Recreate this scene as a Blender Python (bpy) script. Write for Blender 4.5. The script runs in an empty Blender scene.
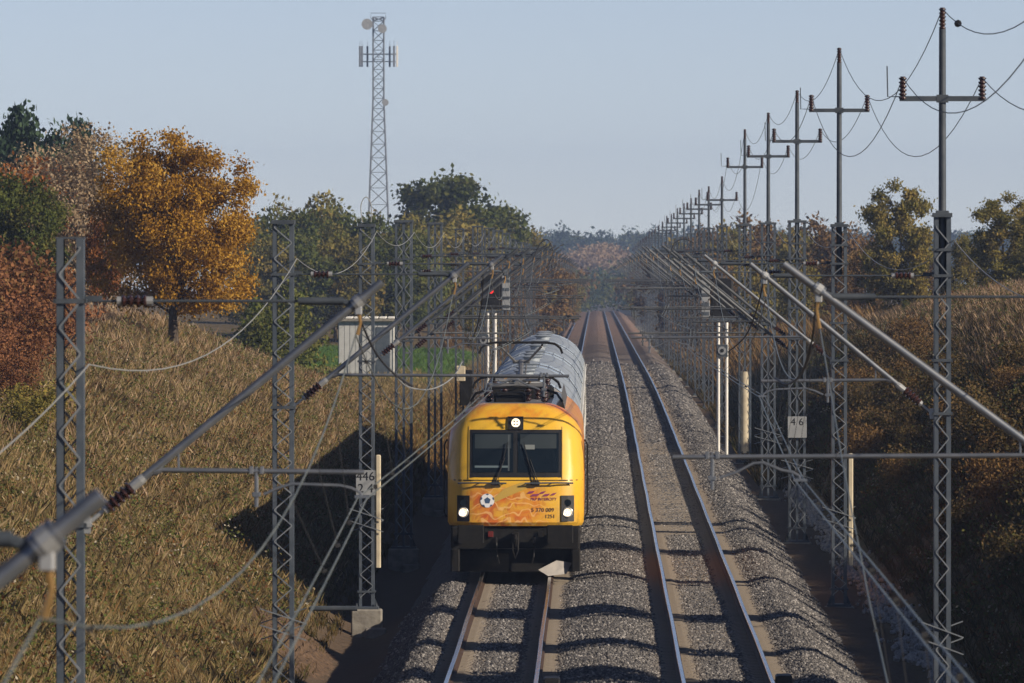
import bpy, bmesh, math, random
import numpy as np
from mathutils import Vector, Matrix
rnd = random.Random(7)
RNG = np.random.default_rng(11)
SC = bpy.context.scene
COL = SC.collection
R = math.radians

# ------------------------------------------------------------------ camera
# telephoto view from a road bridge, straight down the line (+Y), rail head at z = 0
FPX, XV, YV, CAMZ = 9300.0, 595.5, 235.0, 7.525
cd = bpy.data.cameras.new('camera'); cam = bpy.data.objects.new('camera', cd); COL.objects.link(cam)
cd.sensor_width = 36.0; cd.lens = 36.0 * FPX / 1024.0
cd.clip_start = 1.0; cd.clip_end = 9000.0
cam.location = (0, 0, CAMZ)
cam.rotation_euler = (R(90) - math.atan((341.5 - YV) / FPX), 0, math.atan((XV - 512.0) / FPX))
cd.dof.use_dof = True; cd.dof.focus_distance = 215.0; cd.dof.aperture_fstop = 11.0
SC.camera = cam
# ------------------------------------------------------------------ world and sun
SUN_EL, SUN_AZ = 25.0, 118.0          # azimuth measured from +Y towards +X: low sun behind the camera on the right
w = bpy.data.worlds.new('World'); SC.world = w; w.use_nodes = True
nt = w.node_tree
sky = nt.nodes.new('ShaderNodeTexSky'); sky.sky_type = 'NISHITA'; sky.sun_disc = False
sky.sun_elevation = R(SUN_EL); sky.sun_rotation = R(SUN_AZ)
sky.air_density = 0.42; sky.dust_density = 0.05; sky.ozone_density = 0.0
bg = nt.nodes['Background']; bg.inputs['Strength'].default_value = 0.075
tint = nt.nodes.new('ShaderNodeMixRGB'); tint.blend_type = 'MULTIPLY'; tint.inputs[0].default_value = 1.0; tint.inputs[2].default_value = (1.05, 0.955, 1.0, 1)
nt.links.new(sky.outputs[0], tint.inputs[1]); nt.links.new(tint.outputs[0], bg.inputs['Color'])
sl = bpy.data.lights.new('sun', 'SUN'); sl.energy = 5.0; sl.angle = R(0.5); sl.color = (1.0, 0.86, 0.68)
so = bpy.data.objects.new('sun', sl); COL.objects.link(so)
sdir = Vector((math.sin(R(SUN_AZ)) * math.cos(R(SUN_EL)), math.cos(R(SUN_AZ)) * math.cos(R(SUN_EL)), math.sin(R(SUN_EL))))
so.rotation_euler = sdir.to_track_quat('Z', 'Y').to_euler(); so.location = (60, -60, 60)
vs = SC.view_settings; vs.view_transform = 'Standard'; vs.look = 'None'; vs.exposure = 0.3; vs.gamma = 1.0
SC.cycles.max_bounces = 6; SC.cycles.volume_bounces = 0
SC.cycles.volume_step_rate = 1.0

# ------------------------------------------------------------------ helpers
def W(x, y, d):                       # where a point seen at (x, y) lies when it is d metres down the line
    return Vector(((x - XV) / FPX * d, d, CAMZ - (y - YV) / FPX * d))

def _n(m, t): return m.node_tree.nodes.new(t)
def mat(name, c, rough=0.6, metal=0.0, c2=None, scale=6.0, bump=0.0, spec=0.4, coat=0.0, detail=4.0, bscale=None):
    m = bpy.data.materials.new(name); m.use_nodes = True
    nt = m.node_tree; p = nt.nodes['Principled BSDF']
    p.inputs['Base Color'].default_value = (*c, 1); p.inputs['Roughness'].default_value = rough
    p.inputs['Metallic'].default_value = metal; p.inputs['Specular IOR Level'].default_value = spec
    p.inputs['Coat Weight'].default_value = coat
    if c2 or bump:
        tc = _n(m, 'ShaderNodeTexCoord'); nz = _n(m, 'ShaderNodeTexNoise')
        nz.inputs['Scale'].default_value = scale; nz.inputs['Detail'].default_value = detail
        nt.links.new(tc.outputs['Object'], nz.inputs['Vector'])
    if c2:
        mx = _n(m, 'ShaderNodeValToRGB')
        mx.color_ramp.elements[0].position = 0.32; mx.color_ramp.elements[0].color = (*c, 1)
        mx.color_ramp.elements[1].position = 0.68; mx.color_ramp.elements[1].color = (*c2, 1)
        nt.links.new(nz.outputs[0], mx.inputs[0]); nt.links.new(mx.outputs[0], p.inputs['Base Color'])
    if bump:
        b = _n(m, 'ShaderNodeBump'); b.inputs['Strength'].default_value = bump; b.inputs['Distance'].default_value = 0.05
        src = nz
        if bscale:
            src = _n(m, 'ShaderNodeTexNoise'); src.inputs['Scale'].default_value = bscale
            nt.links.new(tc.outputs['Object'], src.inputs['Vector'])
        nt.links.new(src.outputs[0], b.inputs['Height']); nt.links.new(b.outputs[0], p.inputs['Normal'])
    return m

def leafmat(name, cols, transl=0.3):
    """leaf colour picked per leaf from the mesh attribute 'v' and shifted per object"""
    m = bpy.data.materials.new(name); m.use_nodes = True; nt = m.node_tree
    for n in list(nt.nodes): nt.nodes.remove(n)
    out = _n(m, 'ShaderNodeOutputMaterial'); a = _n(m, 'ShaderNodeAttribute'); a.attribute_name = 'v'
    rp = _n(m, 'ShaderNodeValToRGB'); cr = rp.color_ramp
    while len(cr.elements) < len(cols): cr.elements.new(0.5)
    for i, c in enumerate(cols):
        cr.elements[i].position = i / max(1, len(cols) - 1); cr.elements[i].color = (*c, 1)
    nt.links.new(a.outputs['Fac'], rp.inputs[0])
    oi = _n(m, 'ShaderNodeObjectInfo'); hv = _n(m, 'ShaderNodeHueSaturation')
    mr = _n(m, 'ShaderNodeMapRange'); mr.inputs[3].default_value = 0.8; mr.inputs[4].default_value = 1.2
    nt.links.new(oi.outputs['Random'], mr.inputs[0]); nt.links.new(mr.outputs[0], hv.inputs['Value'])
    nt.links.new(rp.outputs[0], hv.inputs['Color'])
    d = _n(m, 'ShaderNodeBsdfDiffuse'); t = _n(m, 'ShaderNodeBsdfTranslucent'); mx = _n(m, 'ShaderNodeMixShader')
    mx.inputs[0].default_value = transl
    nt.links.new(hv.outputs[0], d.inputs[0]); nt.links.new(hv.outputs[0], t.inputs[0])
    nt.links.new(d.outputs[0], mx.inputs[1]); nt.links.new(t.outputs[0], mx.inputs[2])
    nt.links.new(mx.outputs[0], out.inputs[0])
    return m

class MB:
    def __init__(s): s.v = []; s.f = []; s.mi = []; s.cur = 0
    def add(s, vs, fs):
        o = len(s.v); s.v += [tuple(p) for p in vs]
        s.f += [tuple(i + o for i in f) for f in fs]; s.mi += [s.cur] * len(fs); return s
    def box(s, x0, x1, y0, y1, z0, z1, M=None):
        vs = [Vector(p) for p in ((x0,y0,z0),(x1,y0,z0),(x1,y1,z0),(x0,y1,z0),(x0,y0,z1),(x1,y0,z1),(x1,y1,z1),(x0,y1,z1))]
        if M: vs = [M @ p for p in vs]
        return s.add(vs, [(3,2,1,0),(4,5,6,7),(0,1,5,4),(1,2,6,5),(2,3,7,6),(3,0,4,7)])
    def bbox(s, x0, x1, y0, y1, z0, z1, b=0.02):     # box with chamfered vertical and top edges
        o = [(x0+b,y0),(x1-b,y0),(x1,y0+b),(x1,y1-b),(x1-b,y1),(x0+b,y1),(x0,y1-b),(x0,y0+b)]
        cx, cy = (x0+x1)/2, (y0+y1)/2
        def sh(p, k): return (p[0] + (k if p[0] < cx else -k), p[1] + (k if p[1] < cy else -k))
        vs = [(*p, z0) for p in o] + [(*p, z1-b) for p in o] + [(*sh(p, b), z1) for p in o]
        fs = [tuple(range(7,-1,-1)), tuple(range(16,24))]
        for r in (0, 8):
            for i in range(8): j = (i+1) % 8; fs.append((r+i, r+j, r+8+j, r+8+i))
        return s.add(vs, fs)
    def path(s, pts, r, n=8, caps=True):
        pts = [Vector(p) for p in pts]; N = len(pts)
        rs = r if isinstance(r, (list, tuple)) else [r] * N
        vs = []; up = None
        for i, p in enumerate(pts):
            t = (pts[min(i+1, N-1)] - pts[max(i-1, 0)]).normalized()
            if up is None:
                up = Vector((0,0,1)) if abs(t.z) < 0.9 else Vector((1,0,0))
            a = t.cross(up).normalized(); b = a.cross(t).normalized(); up = b
            for k in range(n):
                an = 2 * math.pi * (k + 0.5) / n
                vs.append(p + (a * math.cos(an) + b * math.sin(an)) * rs[i])
        fs = []
        for i in range(N-1):
            for k in range(n):
                k2 = (k+1) % n; fs.append((i*n+k, i*n+k2, (i+1)*n+k2, (i+1)*n+k))
        if caps: fs += [tuple(range(n-1,-1,-1)), tuple((N-1)*n+k for k in range(n))]
        return s.add(vs, fs)
    def lathe(s, a, b, prof, n=12):                  # prof: (t 0..1, radius) along a -> b
        a, b = Vector(a), Vector(b)
        t = (b - a).normalized(); up = Vector((0,0,1)) if abs(t.z) < 0.9 else Vector((1,0,0))
        u = t.cross(up).normalized(); v = u.cross(t)
        vs = []
        for tt, r in prof:
            c = a + (b - a) * tt
            for k in range(n):
                an = 2 * math.pi * k / n; vs.append(c + (u*math.cos(an) + v*math.sin(an)) * r)
        fs = []
        for i in range(len(prof)-1):
            for k in range(n):
                k2 = (k+1) % n; fs.append((i*n+k, i*n+k2, (i+1)*n+k2, (i+1)*n+k))
        fs += [tuple(range(n-1,-1,-1)), tuple((len(prof)-1)*n+k for k in range(n))]
        return s.add(vs, fs)
    def ribbed(s, a, b, r0, r1, ribs, n=12):         # ceramic insulator with sheds
        prof = [(0, r0)]
        for i in range(ribs):
            c = (i + 0.5) / ribs; h = 0.5 / ribs
            prof += [(c - h*0.95, r0), (c - h*0.15, r1), (c + h*0.35, r1*0.96), (c + h*0.5, r0)]
        prof += [(1, r0)]
        return s.lathe(a, b, prof, n)
    def mesh(s, name, *mats, smooth=False):
        me = bpy.data.meshes.new(name); me.from_pydata(s.v, [], s.f); 
        for m in mats: me.materials.append(m)
        if any(s.mi): me.polygons.foreach_set('material_index', s.mi)
        if smooth: 
            me.polygons.foreach_set('use_smooth', [True] * len(me.polygons))
            try: me.set_sharp_from_angle(angle=R(38))
            except Exception: pass
        me.update(); return me
    def build(s, name, m, parent=None, smooth=False, loc=None):
        mats = m if isinstance(m, (list, tuple)) else [m]
        return obj(name, s.mesh(name, *mats, smooth=smooth), parent, loc)

def obj(name, me, parent=None, loc=None):
    o = bpy.data.objects.new(name, me); COL.objects.link(o)
    if parent: o.parent = parent
    if loc is not None: o.location = loc
    return o
def empty(name, loc=(0,0,0), rz=0.0, parent=None):
    o = bpy.data.objects.new(name, None); COL.objects.link(o); o.location = loc; o.rotation_euler[2] = rz
    o.empty_display_size = 0.3
    if parent: o.parent = parent
    return o
def tag(o, label=None, cat=None, group=None, kind=None):
    if label: o['label'] = label
    if cat: o['category'] = cat
    if group: o['group'] = group
    if kind: o['kind'] = kind
    return o
def kids(o): return [c for c in KIDS.get(o.name, [])]
KIDS = {}
def copy_tree(o, parent=None):
    c = o.copy(); COL.objects.link(c); c.parent = parent
    for ch in o.children: copy_tree(ch, c)
    return c
def npmesh(name, V, F, mats, attr=None, mi=None):
    """V (n,3); F (m,k) all faces same size; attr per face float"""
    me = bpy.data.meshes.new(name); V = np.asarray(V, np.float32); F = np.asarray(F, np.int32)
    m, k = F.shape
    me.vertices.add(len(V)); me.vertices.foreach_set('co', V.ravel())
    me.loops.add(m*k); me.loops.foreach_set('vertex_index', F.ravel())
    me.polygons.add(m); me.polygons.foreach_set('loop_start', np.arange(0, m*k, k, dtype=np.int32))
    try: me.polygons.foreach_set('loop_total', np.full(m, k, np.int32))
    except Exception: pass
    if attr is not None:
        a = me.attributes.new('v', 'FLOAT', 'FACE'); a.data.foreach_set('value', np.asarray(attr, np.float32))
    for x in mats: me.materials.append(x)
    if mi is not None: me.polygons.foreach_set('material_index', np.asarray(mi, np.int32))
    me.update(calc_edges=True); return me
def sst(a, b, x):
    t = np.clip((np.asarray(x, float) - a) / (b - a), 0, 1); return t*t*(3-2*t)
def ORD(i):
    return ['first','second','third','fourth','fifth','sixth','seventh','eighth','ninth','tenth','eleventh','twelfth','thirteenth','fourteenth','fifteenth','sixteenth','seventeenth','eighteenth','nineteenth','twentieth','twenty-first','twenty-second','twenty-third','twenty-fourth','twenty-fifth','twenty-sixth','twenty-seventh','twenty-eighth','twenty-ninth','thirtieth'][i]

# ------------------------------------------------------------------ terrain functions
TL, TR = -1.76, 2.24                  # centre lines of the two tracks
def drop(y):                          # the line starts to fall away after about 420 m
    y = np.asarray(y, float); t = np.clip(y - 380, 0, None)
    d = np.where(t < 160, 0.0048 * t*t / 320, 0.0048 * (t - 80))
    return d + 0.02 * np.clip(y - 1610, 0, 140)
def hnoise(x, y, s, seed=0):
    x = np.asarray(x, float) / s + seed * 13.7; y = np.asarray(y, float) / s + seed * 7.3
    return (np.sin(x*1.7 + 1.3*np.sin(y*0.9)) + np.sin(y*2.1 + 1.7*np.sin(x*1.2 + 2)) + 0.6*np.sin(x*3.7 - y*2.9) + 0.4*np.sin(x*6.1 + y*5.3)) / 3
def ground(x, y):
    x = np.asarray(x, float); y = np.asarray(y, float); dr = drop(y)
    base = -0.72 + 0.06 * hnoise(x, y, 3.0, 1)
    side = 0.55 + 0.5 * sst(600, 900, y)
    lc = side + (3.75 + 0.75*sst(215, 300, y) - side) * (1 - sst(318, 392, y)) + 0.25 * hnoise(x, y, 25, 2)
    a = -x - 5.95 + 0.25 * hnoise(x, y, 9, 3)
    zl = base - 0.5*np.exp(-((x+5.0)/0.85)**2) + np.clip(a, 0, None) * 0.58
    cl = lc + 0.035 * np.clip(-x - 13, 0, 60)
    zl = -np.log(np.exp(-2.2*zl) + np.exp(-2.2*cl)) / 2.2
    rc = side + (5.75 - side) * (1 - sst(340, 640, y)) + 0.3 * hnoise(x, y, 22, 5)
    b = x - 6.7 + 0.3 * hnoise(x, y, 8, 6)
    zr = base - 0.12*np.exp(-((x-6.1)/0.4)**2) + np.clip(b, 0, None) * 0.66
    cr = rc + 0.03 * np.clip(x - 15, 0, 60)
    zr = -np.log(np.exp(-0.95*zr) + np.exp(-0.95*cr)) / 0.95 + 0.10
    z = np.where(x < 0, zl, zr)
    rough = 0.10 * hnoise(x, y, 1.7, 8) * np.clip((np.abs(x) - 6.2) / 2, 0, 1)
    return z + rough - dr
# ballast cross section (x, z relative to the rail head)
BX = [-4.75,-4.3,-3.95,-3.6,-3.38,-3.15,-2.95,-2.72,-2.45,-1.76,-1.1,-0.82,-0.5,-0.15,0.24,0.65,0.98,1.28,1.55,2.24,2.92,3.18,3.45,3.75,4.05,4.45,5.0,5.55]
BZ = [-1.40,-1.05,-0.74,-0.42,-0.22,-0.13,-0.17,-0.25,-0.24,-0.23,-0.24,-0.25,-0.17,-0.10,-0.06,-0.10,-0.17,-0.25,-0.24,-0.23,-0.24,-0.25,-0.19,-0.10,-0.14,-0.36,-0.68,-0.98]
def bal(x, y):
    return np.interp(x, BX, BZ) + 0.010 * hnoise(x, y, 0.7, 4) + 0.012*hnoise(x, y*0.3, 3.1, 9) - drop(y)

# ------------------------------------------------------------------ materials
GALV = mat('galvanised_steel', (0.060, 0.078, 0.10), 0.5, 0.2, (0.095, 0.112, 0.135), 5.0, 0.02)
GALVD = mat('weathered_steel', (0.045, 0.057, 0.073), 0.55, 0.2, (0.075, 0.088, 0.105), 4.0, 0.03)
TUBE = mat('tube_steel', (0.20, 0.22, 0.245), 0.33, 0.7, (0.28, 0.29, 0.305), 6.0)
CLAMP = mat('clamp_alloy', (0.40, 0.41, 0.41), 0.4, 0.5)
LACE = mat('lacing_steel', (0.17, 0.19, 0.21), 0.45, 0.3, (0.25, 0.27, 0.29), 5)
BRASS = mat('bronze_fitting', (0.45, 0.27, 0.10), 0.45, 0.7)
CERAM = mat('brown_ceramic', (0.030, 0.014, 0.012), 0.22, 0, (0.05, 0.02, 0.016), 20, spec=0.6)
CONC = mat('concrete', (0.17, 0.155, 0.135), 0.9, 0, (0.25, 0.235, 0.205), 7.0, 0.3)
CONCD = mat('sleeper_concrete', (0.22, 0.18, 0.14), 0.9, 0, (0.30, 0.26, 0.21), 5.0, 0.2)
WIRE = mat('copper_wire', (0.13, 0.15, 0.14), 0.45, 0.4, (0.22, 0.24, 0.21), 0.7)
CABLE = mat('grey_cable', (0.25, 0.26, 0.26), 0.55)
DCABLE = mat('dark_cable', (0.03, 0.03, 0.032), 0.6)
BLACK = mat('black_paint', (0.008, 0.008, 0.009), 0.55)
DARK = mat('dark_underframe', (0.006, 0.006, 0.007), 0.65, 0, (0.014, 0.013, 0.012), 9, spec=0.2)
WHITE = mat('white_paint', (0.78, 0.77, 0.74), 0.5, 0, (0.66, 0.65, 0.60), 3)
BARK = mat('bark', (0.05, 0.037, 0.028), 0.95, 0, (0.10, 0.078, 0.058), 6, 0.6)
PALEBARK = mat('pale_bark', (0.17, 0.14, 0.11), 0.95, 0, (0.26, 0.22, 0.18), 6, 0.5)

# --- ground
def ground_material():
    m = bpy.data.materials.new('grassland'); m.use_nodes = True; nt = m.node_tree; L = nt.links.new
    p = nt.nodes['Principled BSDF']; p.inputs['Roughness'].default_value = 0.95; p.inputs['Specular IOR Level'].default_value = 0.1
    g = _n(m, 'ShaderNodeNewGeometry')
    n1 = _n(m, 'ShaderNodeTexNoise'); n1.inputs['Scale'].default_value = 0.35; n1.inputs['Detail'].default_value = 8
    n2 = _n(m, 'ShaderNodeTexNoise'); n2.inputs['Scale'].default_value = 4.0; n2.inputs['Detail'].default_value = 6
    L(g.outputs['Position'], n1.inputs['Vector']); L(g.outputs['Position'], n2.inputs['Vector'])
    r1 = _n(m, 'ShaderNodeValToRGB'); cr = r1.color_ramp
    cr.elements[0].position = 0.3; cr.elements[0].color = (0.065, 0.062, 0.022, 1)
    cr.elements[1].position = 0.72; cr.elements[1].color = (0.16, 0.115, 0.055, 1)
    e = cr.elements.new(0.5); e.color = (0.115, 0.082, 0.038, 1)
    L(n1.outputs[0], r1.inputs[0])
    mx = _n(m, 'ShaderNodeMixRGB'); mx.blend_type = 'OVERLAY'; mx.inputs[0].default_value = 0.7
    L(r1.outputs[0], mx.inputs[1]); L(n2.outputs[0], mx.inputs[2])
    # green field on the left beyond the cutting
    sx = _n(m, 'ShaderNodeSeparateXYZ'); L(g.outputs['Position'], sx.inputs[0])
    def rng(o, a, b):
        r = _n(m, 'ShaderNodeMapRange'); r.inputs[1].default_value = a; r.inputs[2].default_value = b; L(o, r.inputs[0]); return r.outputs[0]
    def mul(a, b):
        q = _n(m, 'ShaderNodeMath'); q.operation = 'MULTIPLY'; L(a, q.inputs[0]); L(b, q.inputs[1]); return q.outputs[0]
    f = mul(mul(rng(sx.outputs[1], 446, 452), rng(sx.outputs[1], 640, 628)), rng(sx.outputs[0], -7.6, -8.4))
    gr = _n(m, 'ShaderNodeMixRGB'); gr.inputs[2].default_value = (0.07, 0.125, 0.028, 1)
    L(f, gr.inputs[0]); L(mx.outputs[0], gr.inputs[1])
    # trodden earth along the foot of the ballast
    ab = _n(m, 'ShaderNodeMath'); ab.operation = 'ABSOLUTE'; L(sx.outputs[0], ab.inputs[0])
    ea = _n(m, 'ShaderNodeMixRGB'); ea.inputs[2].default_value = (0.10, 0.072, 0.05, 1)
    L(rng(ab.outputs[0], 6.4, 5.7), ea.inputs[0]); L(gr.outputs[0], ea.inputs[1])
    L(ea.outputs[0], p.inputs['Base Color'])
    b = _n(m, 'ShaderNodeBump'); b.inputs['Strength'].default_value = 0.8; b.inputs['Distance'].default_value = 0.15
    L(n2.outputs[0], b.inputs['Height']); L(b.outputs[0], p.inputs['Normal'])
    return m
GROUND = ground_material()
def ballast_material():
    m = bpy.data.materials.new('ballast'); m.use_nodes = True; nt = m.node_tree; L = nt.links.new
    p = nt.nodes['Principled BSDF']; p.inputs['Roughness'].default_value = 0.9; p.inputs['Specular IOR Level'].default_value = 0.15
    g = _n(m, 'ShaderNodeNewGeometry')
    v = _n(m, 'ShaderNodeTexVoronoi'); v.inputs['Scale'].default_value = 16.0
    L(g.outputs['Position'], v.inputs['Vector'])
    r = _n(m, 'ShaderNodeValToRGB'); cr = r.color_ramp
    cr.elements[0].color = (0.06, 0.056, 0.055, 1); cr.elements[1].color = (0.22, 0.205, 0.19, 1)
    L(v.outputs['Color'], r.inputs[0])
    # rust and brake dust get stronger down the line
    sx = _n(m, 'ShaderNodeSeparateXYZ'); L(g.outputs['Position'], sx.inputs[0])
    mr = _n(m, 'ShaderNodeMapRange'); mr.inputs[1].default_value = 560; mr.inputs[2].default_value = 950; mr.inputs[4].default_value = 0.65
    L(sx.outputs[1], mr.inputs[0])
    nz = _n(m, 'ShaderNodeTexNoise'); nz.inputs['Scale'].default_value = 0.06; nz.inputs['Detail'].default_value = 5
    L(g.outputs['Position'], nz.inputs['Vector'])
    ml = _n(m, 'ShaderNodeMath'); ml.operation = 'MULTIPLY_ADD'; ml.inputs[1].default_value = 0.12
    L(nz.outputs[0], ml.inputs[0]); L(mr.outputs[0], ml.inputs[2])
    mx = _n(m, 'ShaderNodeMixRGB'); mx.inputs[2].default_value = (0.22, 0.135, 0.095, 1)
    L(ml.outputs[0], mx.inputs[0]); L(r.outputs[0], mx.inputs[1]); L(mx.outputs[0], p.inputs['Base Color'])
    b = _n(m, 'ShaderNodeBump'); b.inputs['Strength'].default_value = 1.0; b.inputs['Distance'].default_value = 0.04
    L(v.outputs['Distance'], b.inputs['Height']); L(b.outputs[0], p.inputs['Normal'])
    return m
BALLAST = ballast_material()

# ------------------------------------------------------------------ ground sheet
def grid(name, xs, ys, fz, mats):
    X, Y = np.meshgrid(xs, ys); Z = fz(X, Y)
    V = np.stack([X.ravel(), Y.ravel(), Z.ravel()], 1); nx, ny = len(xs), len(ys)
    i = np.arange(ny-1)[:, None]*nx + np.arange(nx-1)[None, :]
    F = np.stack([i, i+1, i+nx+1, i+nx], -1).reshape(-1, 4)
    me = npmesh(name, V, F, mats); me.polygons.foreach_set('use_smooth', [True]*len(me.polygons)); return me
gx = np.concatenate([[-1400,-900,-600,-400,-250,-160,-110,-80,-60,-48,-40], np.arange(-35,-20,1.5), np.arange(-20,20.1,0.4), np.arange(21,36,1.5), [40,48,60,80,110,160,250,400,600,900,1400]])
gy = np.concatenate([[-60,0,30,60,80], np.arange(95,450,2.0), np.arange(450,800,6), np.arange(800,1800,25), np.arange(1800,4100,150)])
tag(obj('ground', grid('ground', gx, gy, ground, [GROUND])), kind='structure')
by = np.concatenate([np.arange(20,150,2.0), np.arange(150,330,0.5), np.arange(330,480,2), np.arange(480,1700,12)])
bxs = np.array(sorted(set(BX) | set(np.linspace(-4.75, 5.55, 60))))
tag(obj('ballast_bed', grid('ballast_bed', bxs, by, bal, [BALLAST])), kind='structure')

# loose stones on the near ballast: points instanced with a small angular stone
def stone_material():
    m = bpy.data.materials.new('ballast_stone'); m.use_nodes = True; nt = m.node_tree; L = nt.links.new
    p = nt.nodes['Principled BSDF']; p.inputs['Roughness'].default_value = 0.85; p.inputs['Specular IOR Level'].default_value = 0.25
    oi = _n(m, 'ShaderNodeAttribute'); oi.attribute_type = 'INSTANCER'; oi.attribute_name = 'tint'
    r = _n(m, 'ShaderNodeValToRGB'); cr = r.color_ramp
    cr.elements[0].color = (0.055, 0.054, 0.057, 1); cr.elements[1].color = (0.34, 0.325, 0.315, 1)
    e = cr.elements.new(0.45); e.color = (0.105, 0.101, 0.10, 1)
    e = cr.elements.new(0.8); e.color = (0.155, 0.146, 0.14, 1)
    L(oi.outputs['Fac'], r.inputs[0])
    d = _n(m, 'ShaderNodeAttribute'); d.attribute_type = 'INSTANCER'; d.attribute_name = 'dust'
    mx = _n(m, 'ShaderNodeMixRGB'); mx.inputs[2].default_value = (0.25, 0.185, 0.125, 1)
    L(d.outputs['Fac'], mx.inputs[0]); L(r.outputs[0], mx.inputs[1]); L(mx.outputs[0], p.inputs['Base Color'])
    return m
STONE = stone_material()
def stones_on(name, P, size, tint, dust, m):
    me = bpy.data.meshes.new(name); me.vertices.add(len(P)); me.vertices.foreach_set('co', P.astype(np.float32).ravel())
    for nm, arr in (('size', size), ('tint', tint), ('dust', dust)):
        a = me.attributes.new(nm, 'FLOAT', 'POINT'); a.data.foreach_set('value', arr.astype(np.float32))
    me.materials.append(m)
    o = obj(name, me)
    g = bpy.data.node_groups.new(name + '_scatter', 'GeometryNodeTree')
    g.interface.new_socket('Geometry', in_out='INPUT', socket_type='NodeSocketGeometry')
    g.interface.new_socket('Geometry', in_out='OUTPUT', socket_type='NodeSocketGeometry')
    N = g.nodes.new; L = g.links.new
    gi = N('NodeGroupInput'); go = N('NodeGroupOutput'); ip = N('GeometryNodeInstanceOnPoints')
    ico = N('GeometryNodeMeshIcoSphere'); ico.inputs['Radius'].default_value = 0.5; ico.inputs['Subdivisions'].default_value = 1
    sm = N('GeometryNodeSetMaterial'); sm.inputs['Material'].default_value = m
    rr = N('FunctionNodeRandomValue'); rr.data_type = 'FLOAT_VECTOR'; rr.inputs[1].default_value = (6.28, 6.28, 6.28)
    rs = N('FunctionNodeRandomValue'); rs.data_type = 'FLOAT_VECTOR'; rs.inputs[0].default_value = (0.65,0.65,0.55); rs.inputs[1].default_value = (1.4,1.25,1.0); rs.inputs['Seed'].default_value = 5
    na = N('GeometryNodeInputNamedAttribute'); na.data_type = 'FLOAT'; na.inputs[0].default_value = 'size'
    vm = N('ShaderNodeVectorMath'); vm.operation = 'SCALE'
    L(rs.outputs[0], vm.inputs[0]); L(na.outputs[0], vm.inputs['Scale'])
    mp = N('GeometryNodeMeshToPoints')
    L(gi.outputs[0], mp.inputs[0]); L(mp.outputs[0], ip.inputs['Points']); L(ico.outputs[0], sm.inputs[0]); L(sm.outputs[0], ip.inputs['Instance'])
    L(rr.outputs[0], ip.inputs['Rotation']); L(vm.outputs[0], ip.inputs['Scale']); L(ip.outputs[0], go.inputs[0])
    md = o.modifiers.new('scatter', 'NODES'); md.node_group = g
    return o
def ballast_points():
    Ps = []
    for (y0, y1, dens, x0, x1) in ((150,206,300,-4.6,5.3), (206,262,240,-0.5,5.2), (262,345,140,-0.4,5.0), (345,640,45,-4.2,4.8)):
        n = int((y1-y0)*(x1-x0)*dens); x = RNG.uniform(x0, x1, n); y = RNG.uniform(y0, y1, n)
        Ps.append(np.stack([x, y], 1))
    P = np.concatenate(Ps); x, y = P[:,0], P[:,1]
    keep = np.ones(len(x), bool); dust = np.zeros(len(x))
    keep &= RNG.random(len(x)) > sst(430, 630, y)
    for c in (TL, TR):
        for s in (-1, 1):
            d = x - (c + s*0.7525)
            keep &= ~(np.abs(d) < 0.10)
            sl = (np.abs(((y - 150.0) % 0.6) - 0.13) < 0.13) & (np.abs(d) < 0.28)
            keep &= ~(sl & (RNG.random(len(x)) < 0.85))
            dust = np.maximum(dust, np.exp(-(np.abs(d)/0.26)**2) * RNG.uniform(0.5, 1.0, len(x)))
    x, y, dust = x[keep], y[keep], dust[keep]
    size = RNG.uniform(0.045, 0.085, len(x)) * np.where(y > 345, 2.0, np.where(y > 262, 1.35, 1.0))
    z = bal(x, y) + RNG.uniform(-0.02, 0.018, len(x))
    tag(stones_on('ballast_stones', np.stack([x, y, z], 1), size, RNG.random(len(x)), dust, STONE),
        'loose grey crushed stone covering the track bed', 'gravel', kind='stuff')
ballast_points()

# ------------------------------------------------------------------ tracks
RAILSIDE = mat('rusty_rail', (0.05, 0.030, 0.021), 0.75, 0.2, (0.085, 0.05, 0.033), 8)
RAILTOP = mat('polished_rail', (0.85, 0.85, 0.87), 0.2, 1.0, (0.72, 0.69, 0.67), 1.5)
def rail_mesh(x0):
    prof = [(-0.075,-0.172),(0.075,-0.172),(0.075,-0.158),(0.012,-0.135),(0.010,-0.05),(0.036,-0.038),(0.036,-0.008),(0.028,0.0),(-0.028,0.0),(-0.036,-0.008),(-0.036,-0.038),(-0.010,-0.05),(-0.012,-0.135),(-0.075,-0.158)]
    ys = list(np.arange(30,150,30)) + list(np.arange(150,400,8.0)) + list(np.arange(400,1680,16))
    b = MB(); n = len(prof)
    for i, y in enumerate(ys):
        dz = -float(drop(y)); b.v += [(x0+px + 0.006*math.sin(y*0.21+x0), y, pz+dz) for px, pz in prof]
    for i in range(len(ys)-1):
        for k in range(n):
            k2 = (k+1) % n; b.f.append((i*n+k, i*n+k2, (i+1)*n+k2, (i+1)*n+k)); b.mi.append(1 if k in (6,7,8) else 0)
    return b.mesh('rail', RAILSIDE, RAILTOP)
sleeper_b = MB()
sleeper_b.add([(-1.3,-.13,-.40),(1.3,-.13,-.40),(1.3,.13,-.40),(-1.3,.13,-.40),(-1.3,-.11,-.20),(-.95,-.11,-.178),(-.55,-.11,-.178),(-.4,-.11,-.215),(.4,-.11,-.215),(.55,-.11,-.178),(.95,-.11,-.178),(1.3,-.11,-.20),
               (-1.3,.11,-.20),(-.95,.11,-.178),(-.55,.11,-.178),(-.4,.11,-.215),(.4,.11,-.215),(.55,.11,-.178),(.95,.11,-.178),(1.3,.11,-.20)],
              [(0,1,11,10,9,8,7,6,5,4),(3,12,13,14,15,16,17,18,19,2)] + [(4+i,5+i,13+i,12+i) for i in range(7)] + [(0,4,12,3),(1,2,19,11)])
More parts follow.
